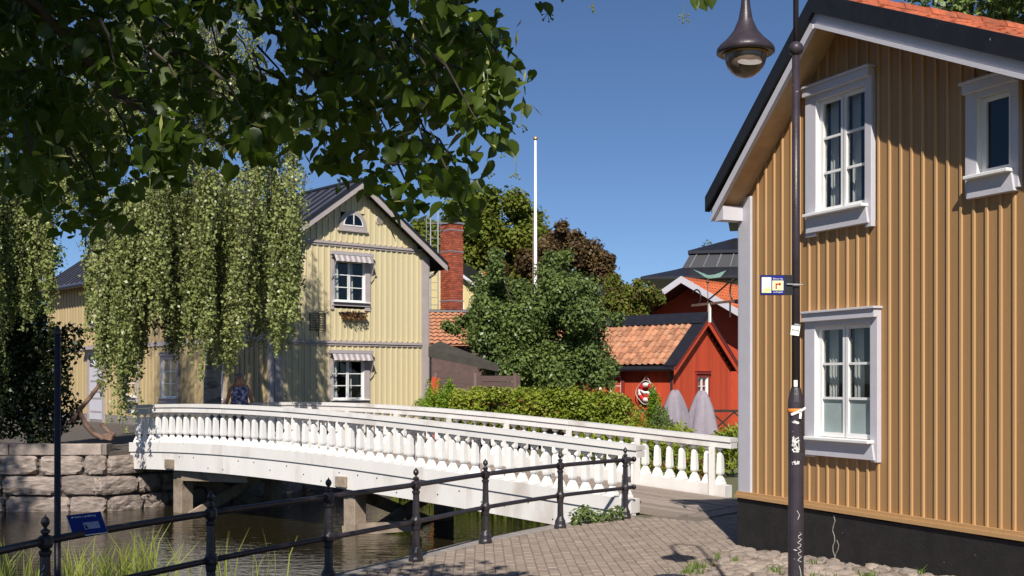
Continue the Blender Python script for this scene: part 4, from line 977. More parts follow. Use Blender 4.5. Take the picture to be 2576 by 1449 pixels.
# ------------------------------------------------------------------ larger red house with the white verge behind it
BA = Vector((7.35, 50, 6.42)); bh = cottage('large_red_house', 'large red house with a white verge and deep eaves behind the cottage', BA, R(-37), 3.6, .57, 11, 'red_paint', 'lilac_white', 'black_metal', overhang=1.15, vh=.30)
tm = MB(); an2 = math.atan(.57)
for r in range(11):
    for c in range(40):
        s0 = .1 + r * .36; x0 = 3.6 - s0 * math.cos(an2); z0 = BA.z - .57 * 3.6 + s0 * math.sin(an2) + .03; x1 = x0 - .38 * math.cos(an2); z1 = z0 + .38 * math.sin(an2) - .035; y0 = .1 + c * .27
        tm.add([(x0, y0, z0 + .02), (x0, y0 + .13, z0 + .09), (x0, y0 + .27, z0 + .02), (x1, y0, z1 + .02), (x1, y0 + .13, z1 + .09), (x1, y0 + .27, z1 + .02)], [(0, 1, 4, 3), (1, 2, 5, 4)])
tag(tm.build('roof_tiles', 'orange_tile', bh), kind='stuff')
for k in range(30): MB().lathe([(.13, 0), (.11, .4)], 8).build('ridge_tile', 'orange_tile', bh, (0, .05 + k * .37, BA.z + .02), False, 0, (R(-90), 0, 0))

# ------------------------------------------------------------------ dark mansard building far behind
dm = empty('mansard_building', (16.6, 72, 0), R(-12), 'large dark building with a seamed mansard roof and rooftop lantern', 'building')
def loft(rings, name, m, parent):
    vs = []
    for hx, hy, z in rings: vs += [(-hx, -hy, z), (hx, -hy, z), (hx, hy, z), (-hx, hy, z)]
    fs = [(i * 4 + k, i * 4 + (k + 1) % 4, i * 4 + 4 + (k + 1) % 4, i * 4 + 4 + k) for i in range(len(rings) - 1) for k in range(4)] + [(3, 2, 1, 0), tuple((len(rings) - 1) * 4 + k for k in range(4))]
    return MB().add(vs, fs).build(name, m, parent)
loft([(6.0, 5.0, 0), (6.0, 5.0, 8.0)], 'wall', 'cream_fascia', dm)
loft([(7.9, 6.8, 7.95), (7.9, 6.8, 8.1), (6.0, 5.2, 8.62), (5.6, 4.9, 8.75), (5.15, 4.4, 9.62)], 'steep_roof', 'black_metal', dm)
loft([(5.3, 4.55, 9.62), (5.3, 4.55, 9.8), (2.6, 2.3, 10.75)], 'upper_roof', 'black_metal', dm)
loft([(2.4, 2.0, 10.7), (2.4, 2.0, 11.1)], 'lantern_base', 'lilac_white', dm); loft([(2.4, 2.0, 11.1), (2.4, 2.0, 11.8)], 'lantern_wall', 'seam_metal', dm)
loft([(3.0, 2.6, 11.8), (2.9, 2.5, 12.0), (2.0, 1.6, 12.3)], 'lantern_roof', 'black_metal', dm); loft([(1.6, 1.3, 12.2), (1.6, 1.3, 13.1)], 'cupola', 'cream_fascia', dm); loft([(2.1, 1.8, 13.1), (.3, .3, 13.9)], 'cupola_roof', 'black_metal', dm)
for k in range(14):
    u = -.92 + k * .14; MB().beam((u * 5.62, -4.93, 8.76), (u * 5.17, -4.43, 9.62), .05, .05).build('seam', 'zinc', dm)

# ------------------------------------------------------------------ flagpole, canopy, fences, parasols, people and small things
fp = empty('flagpole', (at(1347, 700, 48).x, 48, 0), 0, 'tall white flagpole with a small gilt knob', 'flagpole')
MB().lathe([(.085, 0), (.075, 6), (.045, 12.05)], 12).build('pole', 'flag_white', fp, smooth=True); MB().sphere((0, 0, 12.12), .09, 10).build('knob', 'gold', fp)
MB().tube([(-.12, 0, 1.5), (-.10, 0, 9.0)], .02, 5).build('halyard', 'rust', fp)
cn = empty('cafe_canopy', (-2.5, 34.5, 0), R(4), 'dark olive cloth canopy standing beside the pale house corner', 'canopy')
MB().add([(0, -.9, 2.95), (2.05, -.9, 2.50), (2.05, 1.3, 2.56), (0, 1.3, 3.1), (.35, .1, 3.22), (0, -.9, 2.72), (2.05, -.9, 2.29), (2.05, 1.3, 2.35), (0, 1.3, 2.9)], [(0, 1, 4), (1, 2, 4), (2, 3, 4), (3, 0, 4), (0, 5, 6, 1), (1, 6, 7, 2), (2, 7, 8, 3), (3, 8, 5, 0)]).build('cloth', 'canopy_cloth', cn)
for x, y, z in ((.06, -.82, 2.9), (1.98, -.82, 2.48), (1.98, 1.22, 2.5), (.06, 1.22, 3.0)): MB().tube([(x, y, 0), (x, y, z)], .03, 8).build('mast', 'iron', cn)
for x, y, z in ((.06, -.82, 2.9), (1.98, -.82, 2.48), (1.98, 1.22, 2.5), (.06, 1.22, 3.0)): MB().tube([(.35, .1, 3.17), (x, y, z)], .018, 5).build('rib', 'iron', cn)
fe = empty('rustic_fence', (-2.3, 33.4, 0), R(-3), 'weathered brown plank fence behind the clipped hedge', 'fence')
for k in range(11): obj('plank', unit_box('fence_wood', 'plank'), fe, (random.uniform(-.1, .05), random.uniform(0, .03), .25 + k * .175), (0, random.uniform(-.008, .008), 0), (2.5 + random.uniform(-.05, .1), .03, .165))
for x in (.05, 1.2, 2.35): obj('fence_post', unit_box('fence_wood', 'plank'), fe, (x, -.07, 0), None, (.09, .065, 2.25))
rbd = empty('red_board', (-2.18, 32.6, 0), 0, 'narrow worn red board standing before the plank fence', 'board')
MB().prism([(-.11, 0), (.11, 0), (.10, 2.0), (.14, 2.12), (.05, 2.08), (-.06, 2.16), (-.11, 2.0)], 0, .04).build('panel', 'red_paint', rbd); MB().box(-.13, .13, .041, .07, .4, .5).build('batten', 'red_dark', rbd)
def parasol(x, y, top, r, lab, seed):
    p = empty('covered_parasol', (x, y, 0), 0, lab, 'parasol', 'covered parasols by the red cottage'); rg = random.Random(seed)
    n = 28; prof_ = [(.05, top), (.11, top - .03), (.19, top - .18), (.29, top - .45), (.38, top - .8), (.45, top - 1.15), (.46, top - 1.45)]; vs = []
    ph_ = [rg.uniform(0, 6.28) for _ in range(5)]
    for i, (rr, z) in enumerate(prof_):
        for k in range(n):
            a = 2 * math.pi * k / n; q = 1 + (.04 + .022 * i) * math.sin(5 * a + ph_[0] + .25 * i) + (.02 + .012 * i) * math.sin(9 * a + ph_[1] - .3 * i); vs.append((rr * q * math.cos(a), rr * q * math.sin(a), z + .02 * math.sin(3 * a + ph_[2])))
    fs = [(i * n + k, (i + 1) * n + k, (i + 1) * n + (k + 1) % n, i * n + (k + 1) % n) for i in range(len(prof_) - 1) for k in range(n)] + [tuple(range(n))]
    MB().add(vs, fs).build('cover', 'parasol_cover', p, smooth=True); MB().tube([(0, 0, 0), (0, 0, top - .2)], .03, 8).build('mast', 'iron', p); MB().lathe([(.25, 0), (.25, .06), (.06, .1)], 14).build('foot', 'kerb_stone', p)
parasol(4.37, 31.0, 1.77, .42, 'grey covered parasol nearer the clipped thuja', 3); parasol(5.12, 31.0, 1.75, .42, 'grey covered parasol nearer the ochre house', 5)
fr = empty('cafe_rail', (3.4, 36.0, 0), R(-4), 'dark lattice rail in front of the red cottages', 'rail')
MB().box(0, 4.2, 0, .06, 1.05, 1.13).box(0, 4.2, 0, .06, .35, .42).build('rail_bar', 'dark_timber', fr)
for k in range(6): MB().beam((k * .7, .03, .42), (k * .7 + .7, .03, 1.05), .03, .05).build('lattice', 'dark_timber', fr); MB().beam((k * .7 + .7, .04, .42), (k * .7, .04, 1.05), .03, .05).build('lattice', 'dark_timber', fr)

# anchor lying on the quay
ac = empty('anchor', at(262, 1108, 25.45), 0, 'old rusty anchor lying on the quay beside the bridge', 'anchor')
MB().tube([(-.60, .15, .62), (-.45, .1, .35), (-.25, .02, .16), (0, -.08, .05), (.14, -.1, .08)], [.05, .06, .06, .055, .045], 9).build('arm', 'rust', ac, smooth=True)
MB().prism([(.02, .04), (.22, .0), (.26, .12), (.16, .17), (.02, .14)], -.20, -.02).build('fluke', 'rust', ac, bevel=.012)
MB().tube([(-.66, .15, .60), (-.40, .25, .95), (-.22, .32, 1.22)], [.055, .05, .045], 9).build('shank', 'rust', ac, smooth=True)
MB().sphere((-.20, .33, 1.25), .085, 10).build('shank_eye', 'rust', ac, smooth=True)
MB().tube([(-.78, .2, .62), (-.66, .15, .60), (-.72, .05, .40)], .06, 9).build('crown_piece', 'rust', ac, smooth=True)
MB().tube([(-.10, .1, .35), (.1, .05, .18), (.22, .0, .12)], .045, 8).build('stock', 'rust', ac, smooth=True)

# woman walking off the far end of the bridge
def person(loc, rz):
    p = empty('person', loc, rz, 'grey haired person in a blue patterned sleeveless top at the far bridge end', 'person')
    J = {'pel': (0, 0, .86), 'waist': (0, .0, 1.0), 'chest': (0, .0, 1.20), 'neck': (0, 0, 1.33), 'nk2': (0, -.01, 1.38), 'head': (0, -.02, 1.47), 'top': (0, -.01, 1.555)}
    for s, n in ((1, 'l'), (-1, 'r')):
        J.update({'sh' + n: (s * .17, 0, 1.28), 'el' + n: (s * .25, .05, 1.03), 'wr' + n: (s * .30, -.08, .86), 'pm' + n: (s * .305, -.10, .80), 'hip' + n: (s * .09, 0, .80), 'kn' + n: (s * .10, -.05 * s, .45), 'an' + n: (s * .10, .04 * s, .09), 'toe' + n: (s * .115, -.12 + .04 * s, .035)})
        for f in range(4): J[f'f{f}{n}'] = (s * (.30 - .0), -.075 - .02 * f, .735 + .004 * abs(f - 1.5)); J[f'g{f}{n}'] = (s * .29, -.085 - .02 * f, .695 + .008 * abs(f - 1.5))
        J['th' + n] = (s * .285, -.135, .775); J['tg' + n] = (s * .275, -.15, .745)
    rad = {'pel': .15, 'waist': .145, 'chest': .15, 'neck': .065, 'nk2': .052, 'head': .085, 'top': .06}
    for n in 'lr':
        rad.update({'sh' + n: .062, 'el' + n: .042, 'wr' + n: .028, 'pm' + n: .032, 'hip' + n: .10, 'kn' + n: .062, 'an' + n: .042, 'toe' + n: .032, 'th' + n: .010, 'tg' + n: .008})
        for f in range(4): rad[f'f{f}{n}'] = .009; rad[f'g{f}{n}'] = .008
    E_ = [('pel', 'waist'), ('waist', 'chest'), ('chest', 'neck'), ('neck', 'nk2'), ('nk2', 'head'), ('head', 'top')]
    for n in 'lr':
        E_ += [('neck', 'sh' + n), ('sh' + n, 'el' + n), ('el' + n, 'wr' + n), ('wr' + n, 'pm' + n), ('pel', 'hip' + n), ('hip' + n, 'kn' + n), ('kn' + n, 'an' + n), ('an' + n, 'toe' + n), ('pm' + n, 'th' + n), ('th' + n, 'tg' + n)]
        for f in range(4): E_ += [('pm' + n, f'f{f}{n}'), (f'f{f}{n}', f'g{f}{n}')]
    ks = list(J); me = bpy.data.meshes.new('body'); me.from_pydata([J[k] for k in ks], [(ks.index(a), ks.index(b)) for a, b in E_], [])
    o = obj('body', me, p); m = o.modifiers.new('skin', 'SKIN'); m.use_smooth_shade = True
    for i, k in enumerate(ks): me.skin_vertices[0].data[i].radius = (rad[k], rad[k] * (.72 if k in ('pel', 'waist', 'chest') else 1)); me.skin_vertices[0].data[i].use_root = k == 'pel'
    o.modifiers.new('sub', 'SUBSURF').levels = 2; o.modifiers['sub'].render_levels = 2
    me.materials.append(MATS['skin'])
    def shell(name, prof_, m, c=(0, 0), sy=.75): 
        mb = MB(); mb.lathe(prof_, 18, (c[0], c[1], 0)); mb.v = [(x, c[1] + (y - c[1]) * sy, z) for x, y, z in mb.v]; return mb.build(name, m, p, smooth=True)
    shell('blouse', [(.19, .80), (.185, .95), (.185, 1.1), (.20, 1.22), (.175, 1.28), (.11, 1.315), (.09, 1.30)], 'blouse')
    shell('trousers', [(.10, .10), (.12, .45), (.18, .75), (.185, .84)], 'trousers')
    hb = MB(); hb.lathe([(.06, 1.42), (.098, 1.46), (.105, 1.52), (.085, 1.575), (.03, 1.60), (.002, 1.603)], 14, (0, .040, 0)); hb.build('hair', 'hair', p, smooth=True)
    fm = MB(); fm.sphere((.032, -.098, 1.485), .011, 8); fm.sphere((-.032, -.098, 1.485), .011, 8); fm.sphere((0, -.112, 1.455), .014, 8); fm.box(-.025, .025, -.106, -.095, 1.425, 1.432); fm.build('face_features', 'hair', p)
    return p
person((-6.45, 27.3, .50), R(20)).scale = (1.06, 1.06, 1.06)

# ------------------------------------------------------------------ vegetation
def tree(name, label, cat='tree', group=None, loc=(0, 0, 0)): return empty(name, loc, 0, label, cat, group)
# weeping birch on the far quay
bt = tree('weeping_birch', 'large weeping birch hanging pale green curtains before the pale house')
tp = Vector((-7.6, 29.2, .5))
BTW = MB()
def birch_strands(defs):
    """hanging twigs in loose bunches: they leave the branches at many heights and thin out into ragged tips"""
    Ps = []
    for px0, px1, py0, py1, Z0, Z1, ns, wid in defs:
        nbun = max(1, int((px1 - px0) / 26)); bun = [(px0 + (px1 - px0) * (k + .5 + random.uniform(-.45, .45)) / nbun, random.uniform(Z0, Z1), random.uniform(.74, 1.04), random.uniform(5, 15)) for k in range(nbun)]
        for _ in range(int(ns * 2.3)):
            bx, bz_, bl, sg_ = random.choice(bun); Z = bz_ + random.gauss(0, .2); px_ = bx + random.gauss(0, sg_); H_ = py1 - py0
            f0 = random.random() ** 1.6 * .55 - .12; f1 = bl * random.uniform(.62, 1.0) * (1 - .010 * abs(px_ - bx)); f1 = max(f1, f0 + .15)
            top = at(px_ + random.gauss(0, 14), py0 + H_ * f0, Z); bot = at(px_, py0 + H_ * f1, Z)
            ln_ = top.z - bot.z; n_ = int(ln_ * random.uniform(34, 66) * wid); tt = np.sort(RNG.random(n_) ** .85); sway = random.gauss(0, .07) * ln_ * .5; ph_ = random.uniform(0, 6)
            fx = lambda t: top.x + (bot.x - top.x) * np.sqrt(t) + sway * t ** 2 + .05 * np.sin(t * 5 + ph_)
            fy = lambda t: top.y + .06 * np.cos(t * 4 + ph_)
            x = fx(tt); y = fy(tt); z = top.z - ln_ * tt; sp_ = (.075 * (1 - .6 * tt))[:, None]
            Ps.append(np.stack([x, y, z], 1) + RNG.normal(size=(n_, 3)) * sp_ * np.array([1, 1, .6]))
            if random.random() < .45: BTW.tube([Vector((float(fx(np.array(t))), float(fy(np.array(t))), top.z - ln_ * t)) for t in (0, .2, .4, .6, .8, 1.)], [.010, .009, .007, .006, .004, .003], 3)
    return np.concatenate(Ps)
P = birch_strands([(330, 480, 470, 900, 26.4, 28.2, 56, 1.), (480, 700, 470, 930, 26.4, 28.2, 84, 1.), (60, 250, 240, 520, 26, 28, 40, .9), (255, 335, 540, 1110, 23.6, 24.6, 44, 1.1), (300, 370, 520, 960, 24.2, 25.2, 30, 1.), (330, 400, 480, 860, 24, 26, 26, 1), (395, 540, 430, 960, 23.8, 26.2, 84, 1.1), (425, 480, 600, 900, 23.8, 24.6, 18, 1), (545, 650, 470, 930, 24, 27, 52, .9), (570, 615, 700, 1000, 24.2, 25, 14, 1), (650, 700, 480, 900, 24.5, 27, 30, .9), (690, 752, 480, 900, 23.8, 25, 36, 1.1),
    (-40, 70, 380, 1000, 23.5, 25.0, 58, 1.), (50, 130, 440, 820, 24, 26, 34, .9), (110, 240, 300, 560, 24.5, 27, 34, .9), (120, 260, 330, 640, 24.5, 27, 34, .8), (225, 262, 560, 900, 24.2, 25.6, 14, .9), (360, 400, 500, 960, 26, 27.5, 14, .8), (-40, 120, 120, 480, 24, 27, 40, .8), (150, 330, 150, 520, 24, 27.5, 60, .9), (300, 480, 60, 470, 24, 28, 70, .9), (470, 640, 60, 470, 24, 28, 60, .8), (210, 260, 600, 820, 24, 25.5, 12, .8), (620, 760, 250, 520, 24, 27, 40, .8)])
top_ = [(random.uniform(-13.0, -7.3), random.uniform(23.6, 28.5), random.uniform(9.3, 14.5), .85) for _ in range(60)]; top_ = [c for c in top_ if ((c[0] + 9.4) / 4.2) ** 2 + ((c[2] - 10.5) / 4.6) ** 2 < 1]  # upper clumps, mostly above the frame, added to shade the house wall
Pt, _d = crown_samples(top_, 30000, .1); P = np.concatenate([P, Pt])
n = len(P)
N = RNG.normal(size=(n, 3)) * .8 + np.array([0, -.5, .45]); T = RNG.normal(size=(n, 3)) * .7 + np.array([0, 0, -.8]); L = .070 * (.5 + .95 * RNG.random(n))
V, Fq = leafquads(P, N, T, L, L * .75); obj('crown', npmesh('crown', V, Fq, 'birch_leaf'), bt)
tag(BTW.build('twigs', 'bark', bt), kind='stuff')
limbs(tp, [tp + Vector((.15, -.2, 3)), tp + Vector((-.2, -.6, 6.5)), tp + Vector((-.6, -1.2, 10)), tp + Vector((-.9, -1.5, 12.5))], .24, 'birch_bark', 'trunk', bt, [at(px_, py_, Z_) for px_, py_, Z_ in ((310, 520, 24.6), (450, 440, 24.8), (600, 470, 25.2), (720, 500, 24.5), (380, 200, 25.5), (560, 130, 25.5), (200, 300, 25.5), (40, 430, 24.6), (90, 470, 25), (680, 300, 25.5), (300, 90, 26), (160, 150, 25.5))])

# dark ivy grown shrub on the quay at the left edge
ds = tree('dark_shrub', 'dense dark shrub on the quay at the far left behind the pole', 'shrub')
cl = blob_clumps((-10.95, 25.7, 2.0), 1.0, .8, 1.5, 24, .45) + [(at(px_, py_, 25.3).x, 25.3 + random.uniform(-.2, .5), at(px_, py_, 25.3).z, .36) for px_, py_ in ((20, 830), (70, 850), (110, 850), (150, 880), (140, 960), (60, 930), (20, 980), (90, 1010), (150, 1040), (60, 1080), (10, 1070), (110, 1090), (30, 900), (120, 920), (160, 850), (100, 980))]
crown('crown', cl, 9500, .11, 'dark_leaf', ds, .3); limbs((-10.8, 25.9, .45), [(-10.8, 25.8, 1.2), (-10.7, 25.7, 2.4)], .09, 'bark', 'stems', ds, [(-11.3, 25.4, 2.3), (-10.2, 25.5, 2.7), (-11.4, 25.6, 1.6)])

# trees behind the left end of the pale house
lb_ = tree('far_left_tree', 'shaded green tree behind the far left end of the pale house')
cl = []
for px_, py_, r_ in ((-40, 560, 70), (30, 600, 70), (90, 640, 50), (-20, 720, 80), (60, 740, 60), (100, 780, 40), (20, 840, 80), (90, 880, 50), (-50, 880, 70), (40, 940, 60)):
    for q in range(4): p_ = at(px_ + random.gauss(0, 16), py_ + random.gauss(0, 16), 56 + random.uniform(-1.5, 1.5)); cl.append((p_.x, p_.y, p_.z, r_ / 52 * .8))
crown('crown', cl, 26000, .22, 'shrub_leaf', lb_, .4, 0, .2); limbs((-24.5, 56, .4), [(-24.5, 56, 3), (-24.3, 56, 7), (-24.3, 56, 9)], .3, 'bark', 'trunk', lb_, [(c[0], c[1], c[2]) for c in cl[::6]])
# trees behind the houses
gt = tree('green_tree', 'big round light green tree behind the flagpole')
c0 = at(1235, 720, 62); cl = []
for px_, py_, r_ in ((1100, 620, 60), (1070, 580, 45), (1150, 560, 60), (1210, 530, 55), (1280, 520, 50), (1330, 560, 45), (1350, 610, 50), (1250, 610, 70), (1180, 650, 70), (1300, 670, 70), (1120, 690, 70), (1380, 660, 40), (1230, 500, 35), (1180, 520, 40), (1060, 640, 40), (1390, 620, 30), (1050, 690, 50), (1310, 600, 50), (1190, 590, 55)):
    for q in range(4): p_ = at(px_ + random.gauss(0, 18), py_ + random.gauss(0, 14), 61 + random.uniform(-1.8, 2.5)); cl.append((p_.x, p_.y, p_.z, r_ / 46.8 * .85 * random.uniform(.7, 1.1)))
crown('crown', cl, 64000, .22, 'green_leaf', gt, .6, 0, .3); limbs((c0.x, 62, 0), [(c0.x, 62, 4), (c0.x + .3, 62, 8), (c0.x, 62, 11)], .4, 'bark', 'trunk', gt, [(c[0], c[1], c[2]) for c in cl[::7]])
ct = tree('copper_tree', 'bronze leaved copper tree to the right of the flagpole')
cl = []
for px_, py_, r_ in ((1320, 665, 36), (1380, 630, 40), (1420, 605, 40), (1440, 640, 50), (1390, 660, 60), (1480, 650, 45), (1510, 670, 35), (1530, 690, 22), (1415, 580, 22), (1455, 610, 30), (1470, 690, 40), (1350, 690, 40), (1530, 665, 20), (1270, 680, 26)):
    for q in range(4): p_ = at(px_ + random.gauss(0, 10), py_ + random.gauss(0, 8), 57 + random.uniform(-1.5, 1.5)); cl.append((p_.x, p_.y, p_.z, r_ / 50.9 * .8 * random.uniform(.6, 1.15)))
crown('crown', cl, 34000, .20, 'copper_leaf', ct, .5, 0, .3); limbs((2.0, 57, 0), [(2.0, 57, 3), (2.1, 57, 6), (2.2, 57, 8.5)], .3, 'bark', 'trunk', ct, [(c[0], c[1], c[2]) for c in cl[::6]])
st = tree('central_shrub_tree', 'big round dark green shrub tree behind the hedge, below the flagpole')
cl = []
for px_, py_, r_ in ((1230, 760, 55), (1300, 720, 55), (1370, 700, 50), (1430, 710, 50), (1470, 760, 55), (1190, 825, 48), (1240, 850, 60), (1310, 800, 80), (1400, 790, 75), (1480, 840, 60), (1500, 900, 55), (1440, 900, 75), (1350, 890, 85), (1260, 920, 60), (1390, 950, 50), (1470, 950, 40), (1150, 815, 28), (1210, 790, 40), (1320, 950, 40), (1270, 690, 28), (1400, 672, 26), (1510, 800, 35), (1530, 930, 25)):
    for q in range(4): p_ = at(px_ + random.gauss(0, 20), py_ + random.gauss(0, 19), 36 + random.uniform(-1.2, 1.6)); cl.append((p_.x, p_.y, p_.z, r_ / 80.5 * .88 * random.uniform(.65, 1.1)))
crown('crown', cl, 80000, .12, 'shrub_leaf', st, .5, .2, .3); limbs((.75, 36.2, 0), [(.75, 36.2, 1.2), (.8, 36.2, 3), (.8, 36.2, 4.6)], .14, 'bark', 'trunk', st, [(c[0], c[1], c[2]) for c in cl[::7]])
rs = tree('far_bush', 'purplish green bush left of the large red house', 'bush')
cl = []
for px_, py_, r_ in ((1550, 760, 40), (1590, 740, 35), (1630, 735, 28), (1570, 790, 40), (1610, 780, 35), (1540, 720, 28), (1600, 715, 16), (1650, 740, 18)):
    for q in range(3): p_ = at(px_ + random.gauss(0, 9), py_ + random.gauss(0, 8), 46 + random.uniform(-.8, .8)); cl.append((p_.x, p_.y, p_.z, r_ / 63. * .85))
crown('crown', cl, 12000, .13, 'green_leaf', rs, .4, 0, .1); o = crown('reddish_leaves', cl, 2600, .13, 'copper_leaf', rs, .4); limbs((5.0, 46.2, 0), [(5, 46.2, 2), (5, 46.1, 4.5)], .12, 'bark', 'stems', rs, [(c[0], c[1], c[2]) for c in cl[::5]])
rtree = tree('roof_corner_tree', 'leafy treetop showing above the tiled roof at the top right corner')
p_ = at(2560, -40, 26); cl = [(p_.x + random.gauss(0, .9), p_.y + random.gauss(0, .8), p_.z + random.gauss(0, .35), .7) for _ in range(14)]
crown('crown', cl, 6000, .15, 'shrub_leaf', rtree, .5); limbs((p_.x, p_.y, 0), [(p_.x, p_.y, 4), (p_.x, p_.y, 9)], .25, 'bark', 'trunk', rtree, [(c[0], c[1], c[2]) for c in cl[::3]])
lt = tree('far_sapling', 'thin sapling tops above the dark mansard roof', 'tree')
cl = [(at(1848 - 85, 640, 80).x + random.gauss(0, .2), 80, at(0, 636, 80).z + random.gauss(0, .3), .4) for _ in range(5)]; crown('crown', cl, 260, .22, 'green_leaf', lt); limbs((cl[0][0], 80, 0), [(cl[0][0], 80, 6), (cl[0][0], 80, 10.6)], .08, 'bark', 'trunk', lt)

# clipped hedge and shrubs behind the bridge
he = tree('clipped_hedge', 'long light green clipped hedge behind the far bridge rail', 'hedge')
cl = []
for px_ in range(1150, 1580, 14):
    for py_ in (1000, 1030, 1062):
        tpy = 985 + max(0, (px_ - 1440)) * .2; Zh = 27.2 - (px_ - 1150) / 430 * 1.6
        p_ = at(px_ + random.gauss(0, 5), max(py_, tpy + 8) + random.gauss(0, 4), Zh + random.uniform(-.25, .4)); cl.append((p_.x, p_.y, p_.z, .24 * random.uniform(.7, 1.2)))
crown('crown', cl, 30000, .08, 'hedge_leaf', he, .6, 0, .5)
k = [c for c in cl if random.random() < .3]; crown('reddish_leaves', [(c[0], c[1] - .05, c[2] - .1, c[3]) for c in k], 700, .075, 'red_leaf', he, .4)
hs = MB()
for q in range(18): hs.tube([(-1.2 + q * .22, 27.1 - q * .08, -.05), (-1.2 + q * .22 + random.uniform(-.1, .1), 27.1 - q * .08, 1.5)], [.02, .008], 5)
tag(hs.build('stems', 'bark', he), kind='stuff')
def thuja(name, lab, px_, py_, Z, w, h, n, m='thuja_leaf'):
    t = tree(name, lab, 'shrub'); p0 = at(px_, py_, Z); cl = []
    for k in range(26):
        f = random.random() ** .8; cl.append((p0.x + random.gauss(0, w * .35 * (1.1 - f)), Z + random.gauss(0, w * .3), p0.z - h + h * f, .16 * (1.25 - f * .7), .16 * (1.25 - f * .7), .26))
    crown('crown', cl, n, .07, m, t, .5, -.8, .5, .4); MB().tube([(p0.x, Z, -.05), (p0.x, Z, p0.z - .3)], [.04, .015], 6).build('stem', 'bark', t)
thuja('thuja_bush', 'bright green thuja at the corner of the pale house', 1098, 962, 29.5, 1.1, 1.1, 5200)
thuja('thuja_bush', 'bright green thuja between the corner thuja and the hedge', 1132, 972, 29.3, .9, 1.0, 3600)
thuja('thuja_bush', 'upright green thuja in front of the lifebuoy', 1643, 985, 29.5, .65, 1.6, 4200)
thuja('low_shrub', 'low round green shrub at the foot of the covered parasols', 1660, 1035, 28.4, 1.0, .9, 3400, 'shrub_leaf')
thuja('low_shrub', 'low spreading green shrub below the cottage window', 1590, 1030, 28.0, 1.3, .9, 3000, 'hedge_leaf')
# plants seen through the far balusters by the ochre house and at the near bridge end
wp = tree('bank_plants', 'long leaved green plants on the bank behind the far balusters', 'plants'); 
cl = [(random.uniform(1.3, 6.5), random.uniform(23.2, 25.5), random.uniform(.1, .9), .3) for _ in range(40)]; crown('crown', cl, 6500, .16, 'hedge_leaf', wp, .4, .4, .4, .25)
cl = [(c[0], c[1], c[2], c[3]) for c in cl[::5]]; crown('reddish_leaves', cl, 700, .1, 'red_leaf', wp); wp['kind'] = 'stuff'
we = tree('quay_weed', 'leafy weed growing at the near end of the white bridge', 'weed')
cl = [(at(px_, py_, Z_).x, Z_, at(px_, py_, Z_).z, .11) for px_, py_, Z_ in ((1450, 1302, 16.1), (1475, 1298, 16.2), (1500, 1300, 16.4), (1530, 1296, 16.5), (1555, 1292, 16.6), (1470, 1288, 16.3))]; crown('crown', cl, 420, .085, 'shrub_leaf', we, .6, .2, .3, .4)

# ------------------------------------------------------------------ linden over the camera
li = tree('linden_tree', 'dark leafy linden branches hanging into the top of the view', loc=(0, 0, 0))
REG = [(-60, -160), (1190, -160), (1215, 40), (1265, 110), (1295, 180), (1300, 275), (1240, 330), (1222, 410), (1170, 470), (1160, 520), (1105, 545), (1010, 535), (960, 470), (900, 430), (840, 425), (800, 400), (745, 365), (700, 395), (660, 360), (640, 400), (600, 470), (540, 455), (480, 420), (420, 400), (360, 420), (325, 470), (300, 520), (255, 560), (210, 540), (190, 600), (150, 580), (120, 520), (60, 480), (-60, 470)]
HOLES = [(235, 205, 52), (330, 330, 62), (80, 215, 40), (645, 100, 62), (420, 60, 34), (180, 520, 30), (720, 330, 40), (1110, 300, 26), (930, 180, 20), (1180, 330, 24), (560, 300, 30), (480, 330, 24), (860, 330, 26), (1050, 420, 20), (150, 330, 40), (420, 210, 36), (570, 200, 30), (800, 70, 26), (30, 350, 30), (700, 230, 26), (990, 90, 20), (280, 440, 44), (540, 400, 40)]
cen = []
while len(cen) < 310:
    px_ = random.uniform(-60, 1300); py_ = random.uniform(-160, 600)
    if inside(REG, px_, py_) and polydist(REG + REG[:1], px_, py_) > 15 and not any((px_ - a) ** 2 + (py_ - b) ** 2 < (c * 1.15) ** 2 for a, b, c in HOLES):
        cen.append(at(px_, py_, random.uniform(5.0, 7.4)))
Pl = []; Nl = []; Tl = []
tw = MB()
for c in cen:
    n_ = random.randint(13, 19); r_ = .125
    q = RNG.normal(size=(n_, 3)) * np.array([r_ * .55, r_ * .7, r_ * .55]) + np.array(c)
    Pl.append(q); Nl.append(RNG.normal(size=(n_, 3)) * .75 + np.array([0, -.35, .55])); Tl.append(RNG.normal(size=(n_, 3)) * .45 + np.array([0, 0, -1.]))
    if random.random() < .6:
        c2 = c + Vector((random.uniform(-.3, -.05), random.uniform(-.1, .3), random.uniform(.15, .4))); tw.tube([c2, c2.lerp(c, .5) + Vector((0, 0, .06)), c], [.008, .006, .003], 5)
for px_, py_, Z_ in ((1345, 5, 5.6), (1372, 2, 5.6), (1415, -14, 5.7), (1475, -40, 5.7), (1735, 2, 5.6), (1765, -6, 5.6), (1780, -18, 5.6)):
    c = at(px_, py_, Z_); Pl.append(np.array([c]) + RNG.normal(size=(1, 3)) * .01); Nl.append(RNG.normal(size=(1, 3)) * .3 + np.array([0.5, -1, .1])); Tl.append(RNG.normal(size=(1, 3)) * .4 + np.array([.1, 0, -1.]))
nv = sum(len(a) for a in Pl)
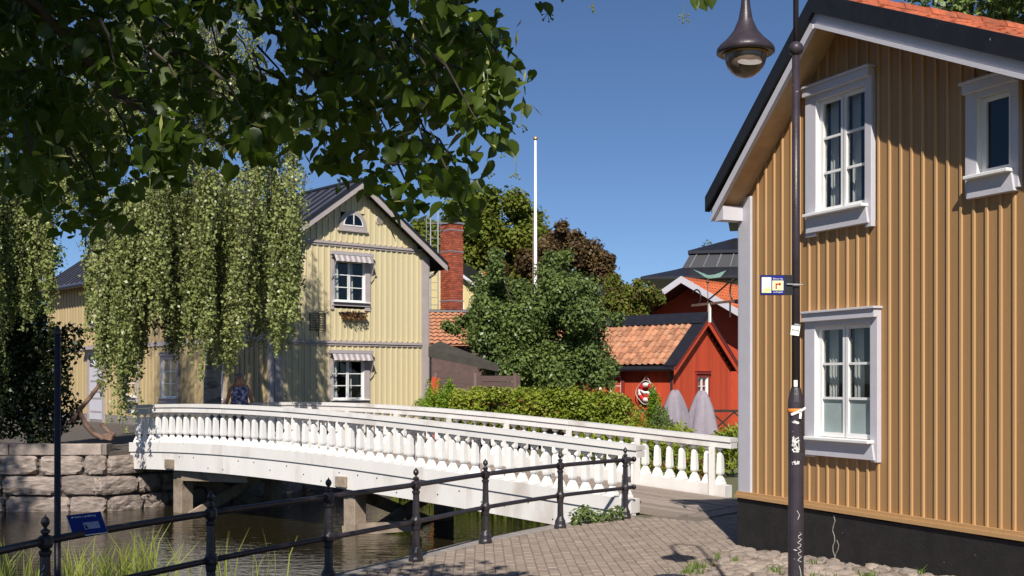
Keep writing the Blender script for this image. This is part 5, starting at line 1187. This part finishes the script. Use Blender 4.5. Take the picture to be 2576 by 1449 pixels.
# the crown above and behind the camera that keeps these branches in shade
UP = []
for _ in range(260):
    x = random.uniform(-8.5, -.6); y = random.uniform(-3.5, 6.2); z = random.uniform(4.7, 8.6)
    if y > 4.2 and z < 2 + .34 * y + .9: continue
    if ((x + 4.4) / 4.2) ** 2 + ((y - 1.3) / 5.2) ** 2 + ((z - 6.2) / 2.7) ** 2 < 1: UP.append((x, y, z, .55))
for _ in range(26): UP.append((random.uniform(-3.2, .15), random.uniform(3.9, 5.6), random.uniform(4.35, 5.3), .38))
for _ in range(46): UP.append((random.uniform(-15, -10.4), random.uniform(7.5, 13.0), random.uniform(7.5, 14.0), .8))  # unseen clumps far to the left, added to shade the quay wall
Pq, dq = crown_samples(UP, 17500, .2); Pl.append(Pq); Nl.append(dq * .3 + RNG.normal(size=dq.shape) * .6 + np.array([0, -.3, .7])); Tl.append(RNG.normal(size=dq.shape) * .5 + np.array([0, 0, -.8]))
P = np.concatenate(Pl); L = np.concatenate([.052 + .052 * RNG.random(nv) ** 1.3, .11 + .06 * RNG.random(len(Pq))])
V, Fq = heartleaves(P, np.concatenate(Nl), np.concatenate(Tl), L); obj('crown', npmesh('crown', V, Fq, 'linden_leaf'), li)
# pale bracts with hanging fruit
idx = RNG.choice(len(cen), 420); Pb = np.array([cen[i] for i in idx]) + RNG.normal(size=(420, 3)) * .10 + np.array([0, -.12, -.05])
V, Fq = leafquads(Pb, RNG.normal(size=(420, 3)) + np.array([0, -1, .3]), RNG.normal(size=(420, 3)) * .5 + np.array([0, 0, -1]), .085, .016); tag(obj('bracts', npmesh('bracts', V, Fq, 'linden_bract'), li), kind='stuff')
bb = MB()
def fruit(p, k=5):
    p = Vector(p); s_ = p + Vector((random.uniform(-.01, .01), 0, -.05)); bb.tube([p, s_], .0014, 4)
    for _ in range(k):
        e = s_ + Vector((random.uniform(-.03, .03), random.uniform(-.02, .02), random.uniform(-.045, -.005))); bb.tube([s_, e], .0011, 4); bb.sphere(e, random.uniform(.0042, .006), 6)
for i in range(70): fruit(Pb[i] + np.array([0, 0, -.02]))
for px_, py_ in ((1376, 8), (1488, -16), (1722, 8), (1275, 330), (1290, 280), (1265, 345), (1225, 400), (1190, 470)): fruit(at(px_, py_, 5.6), 8)
tag(bb.build('fruit', 'berry', li), kind='stuff')
tag(tw.build('twigs', 'bark', li), kind='stuff')
limbs((-5.6, 1.2, -.05), [(-5.5, 1.3, 2.2), (-5.2, 1.6, 4.4), (-4.6, 2.0, 6.4), (-4.2, 2.2, 8.0)], .30, 'bark', 'trunk', li, [(-2.4, 5.8, 3.9), (-1.5, 6.2, 4.1), (-.6, 6.0, 4.0), (-.2, 5.7, 3.8), (-2.6, 6.6, 3.7), (-1.0, 6.8, 4.3), (-3, 3, 7), (-1.5, 2, 7), (-6.5, 0, 7), (-2, -1, 6.5), (-1.8, 5.5, 3.3), (-8, 6, 8), (-10, 9, 10), (-12, 10, 9), (-9.5, 11, 12)])
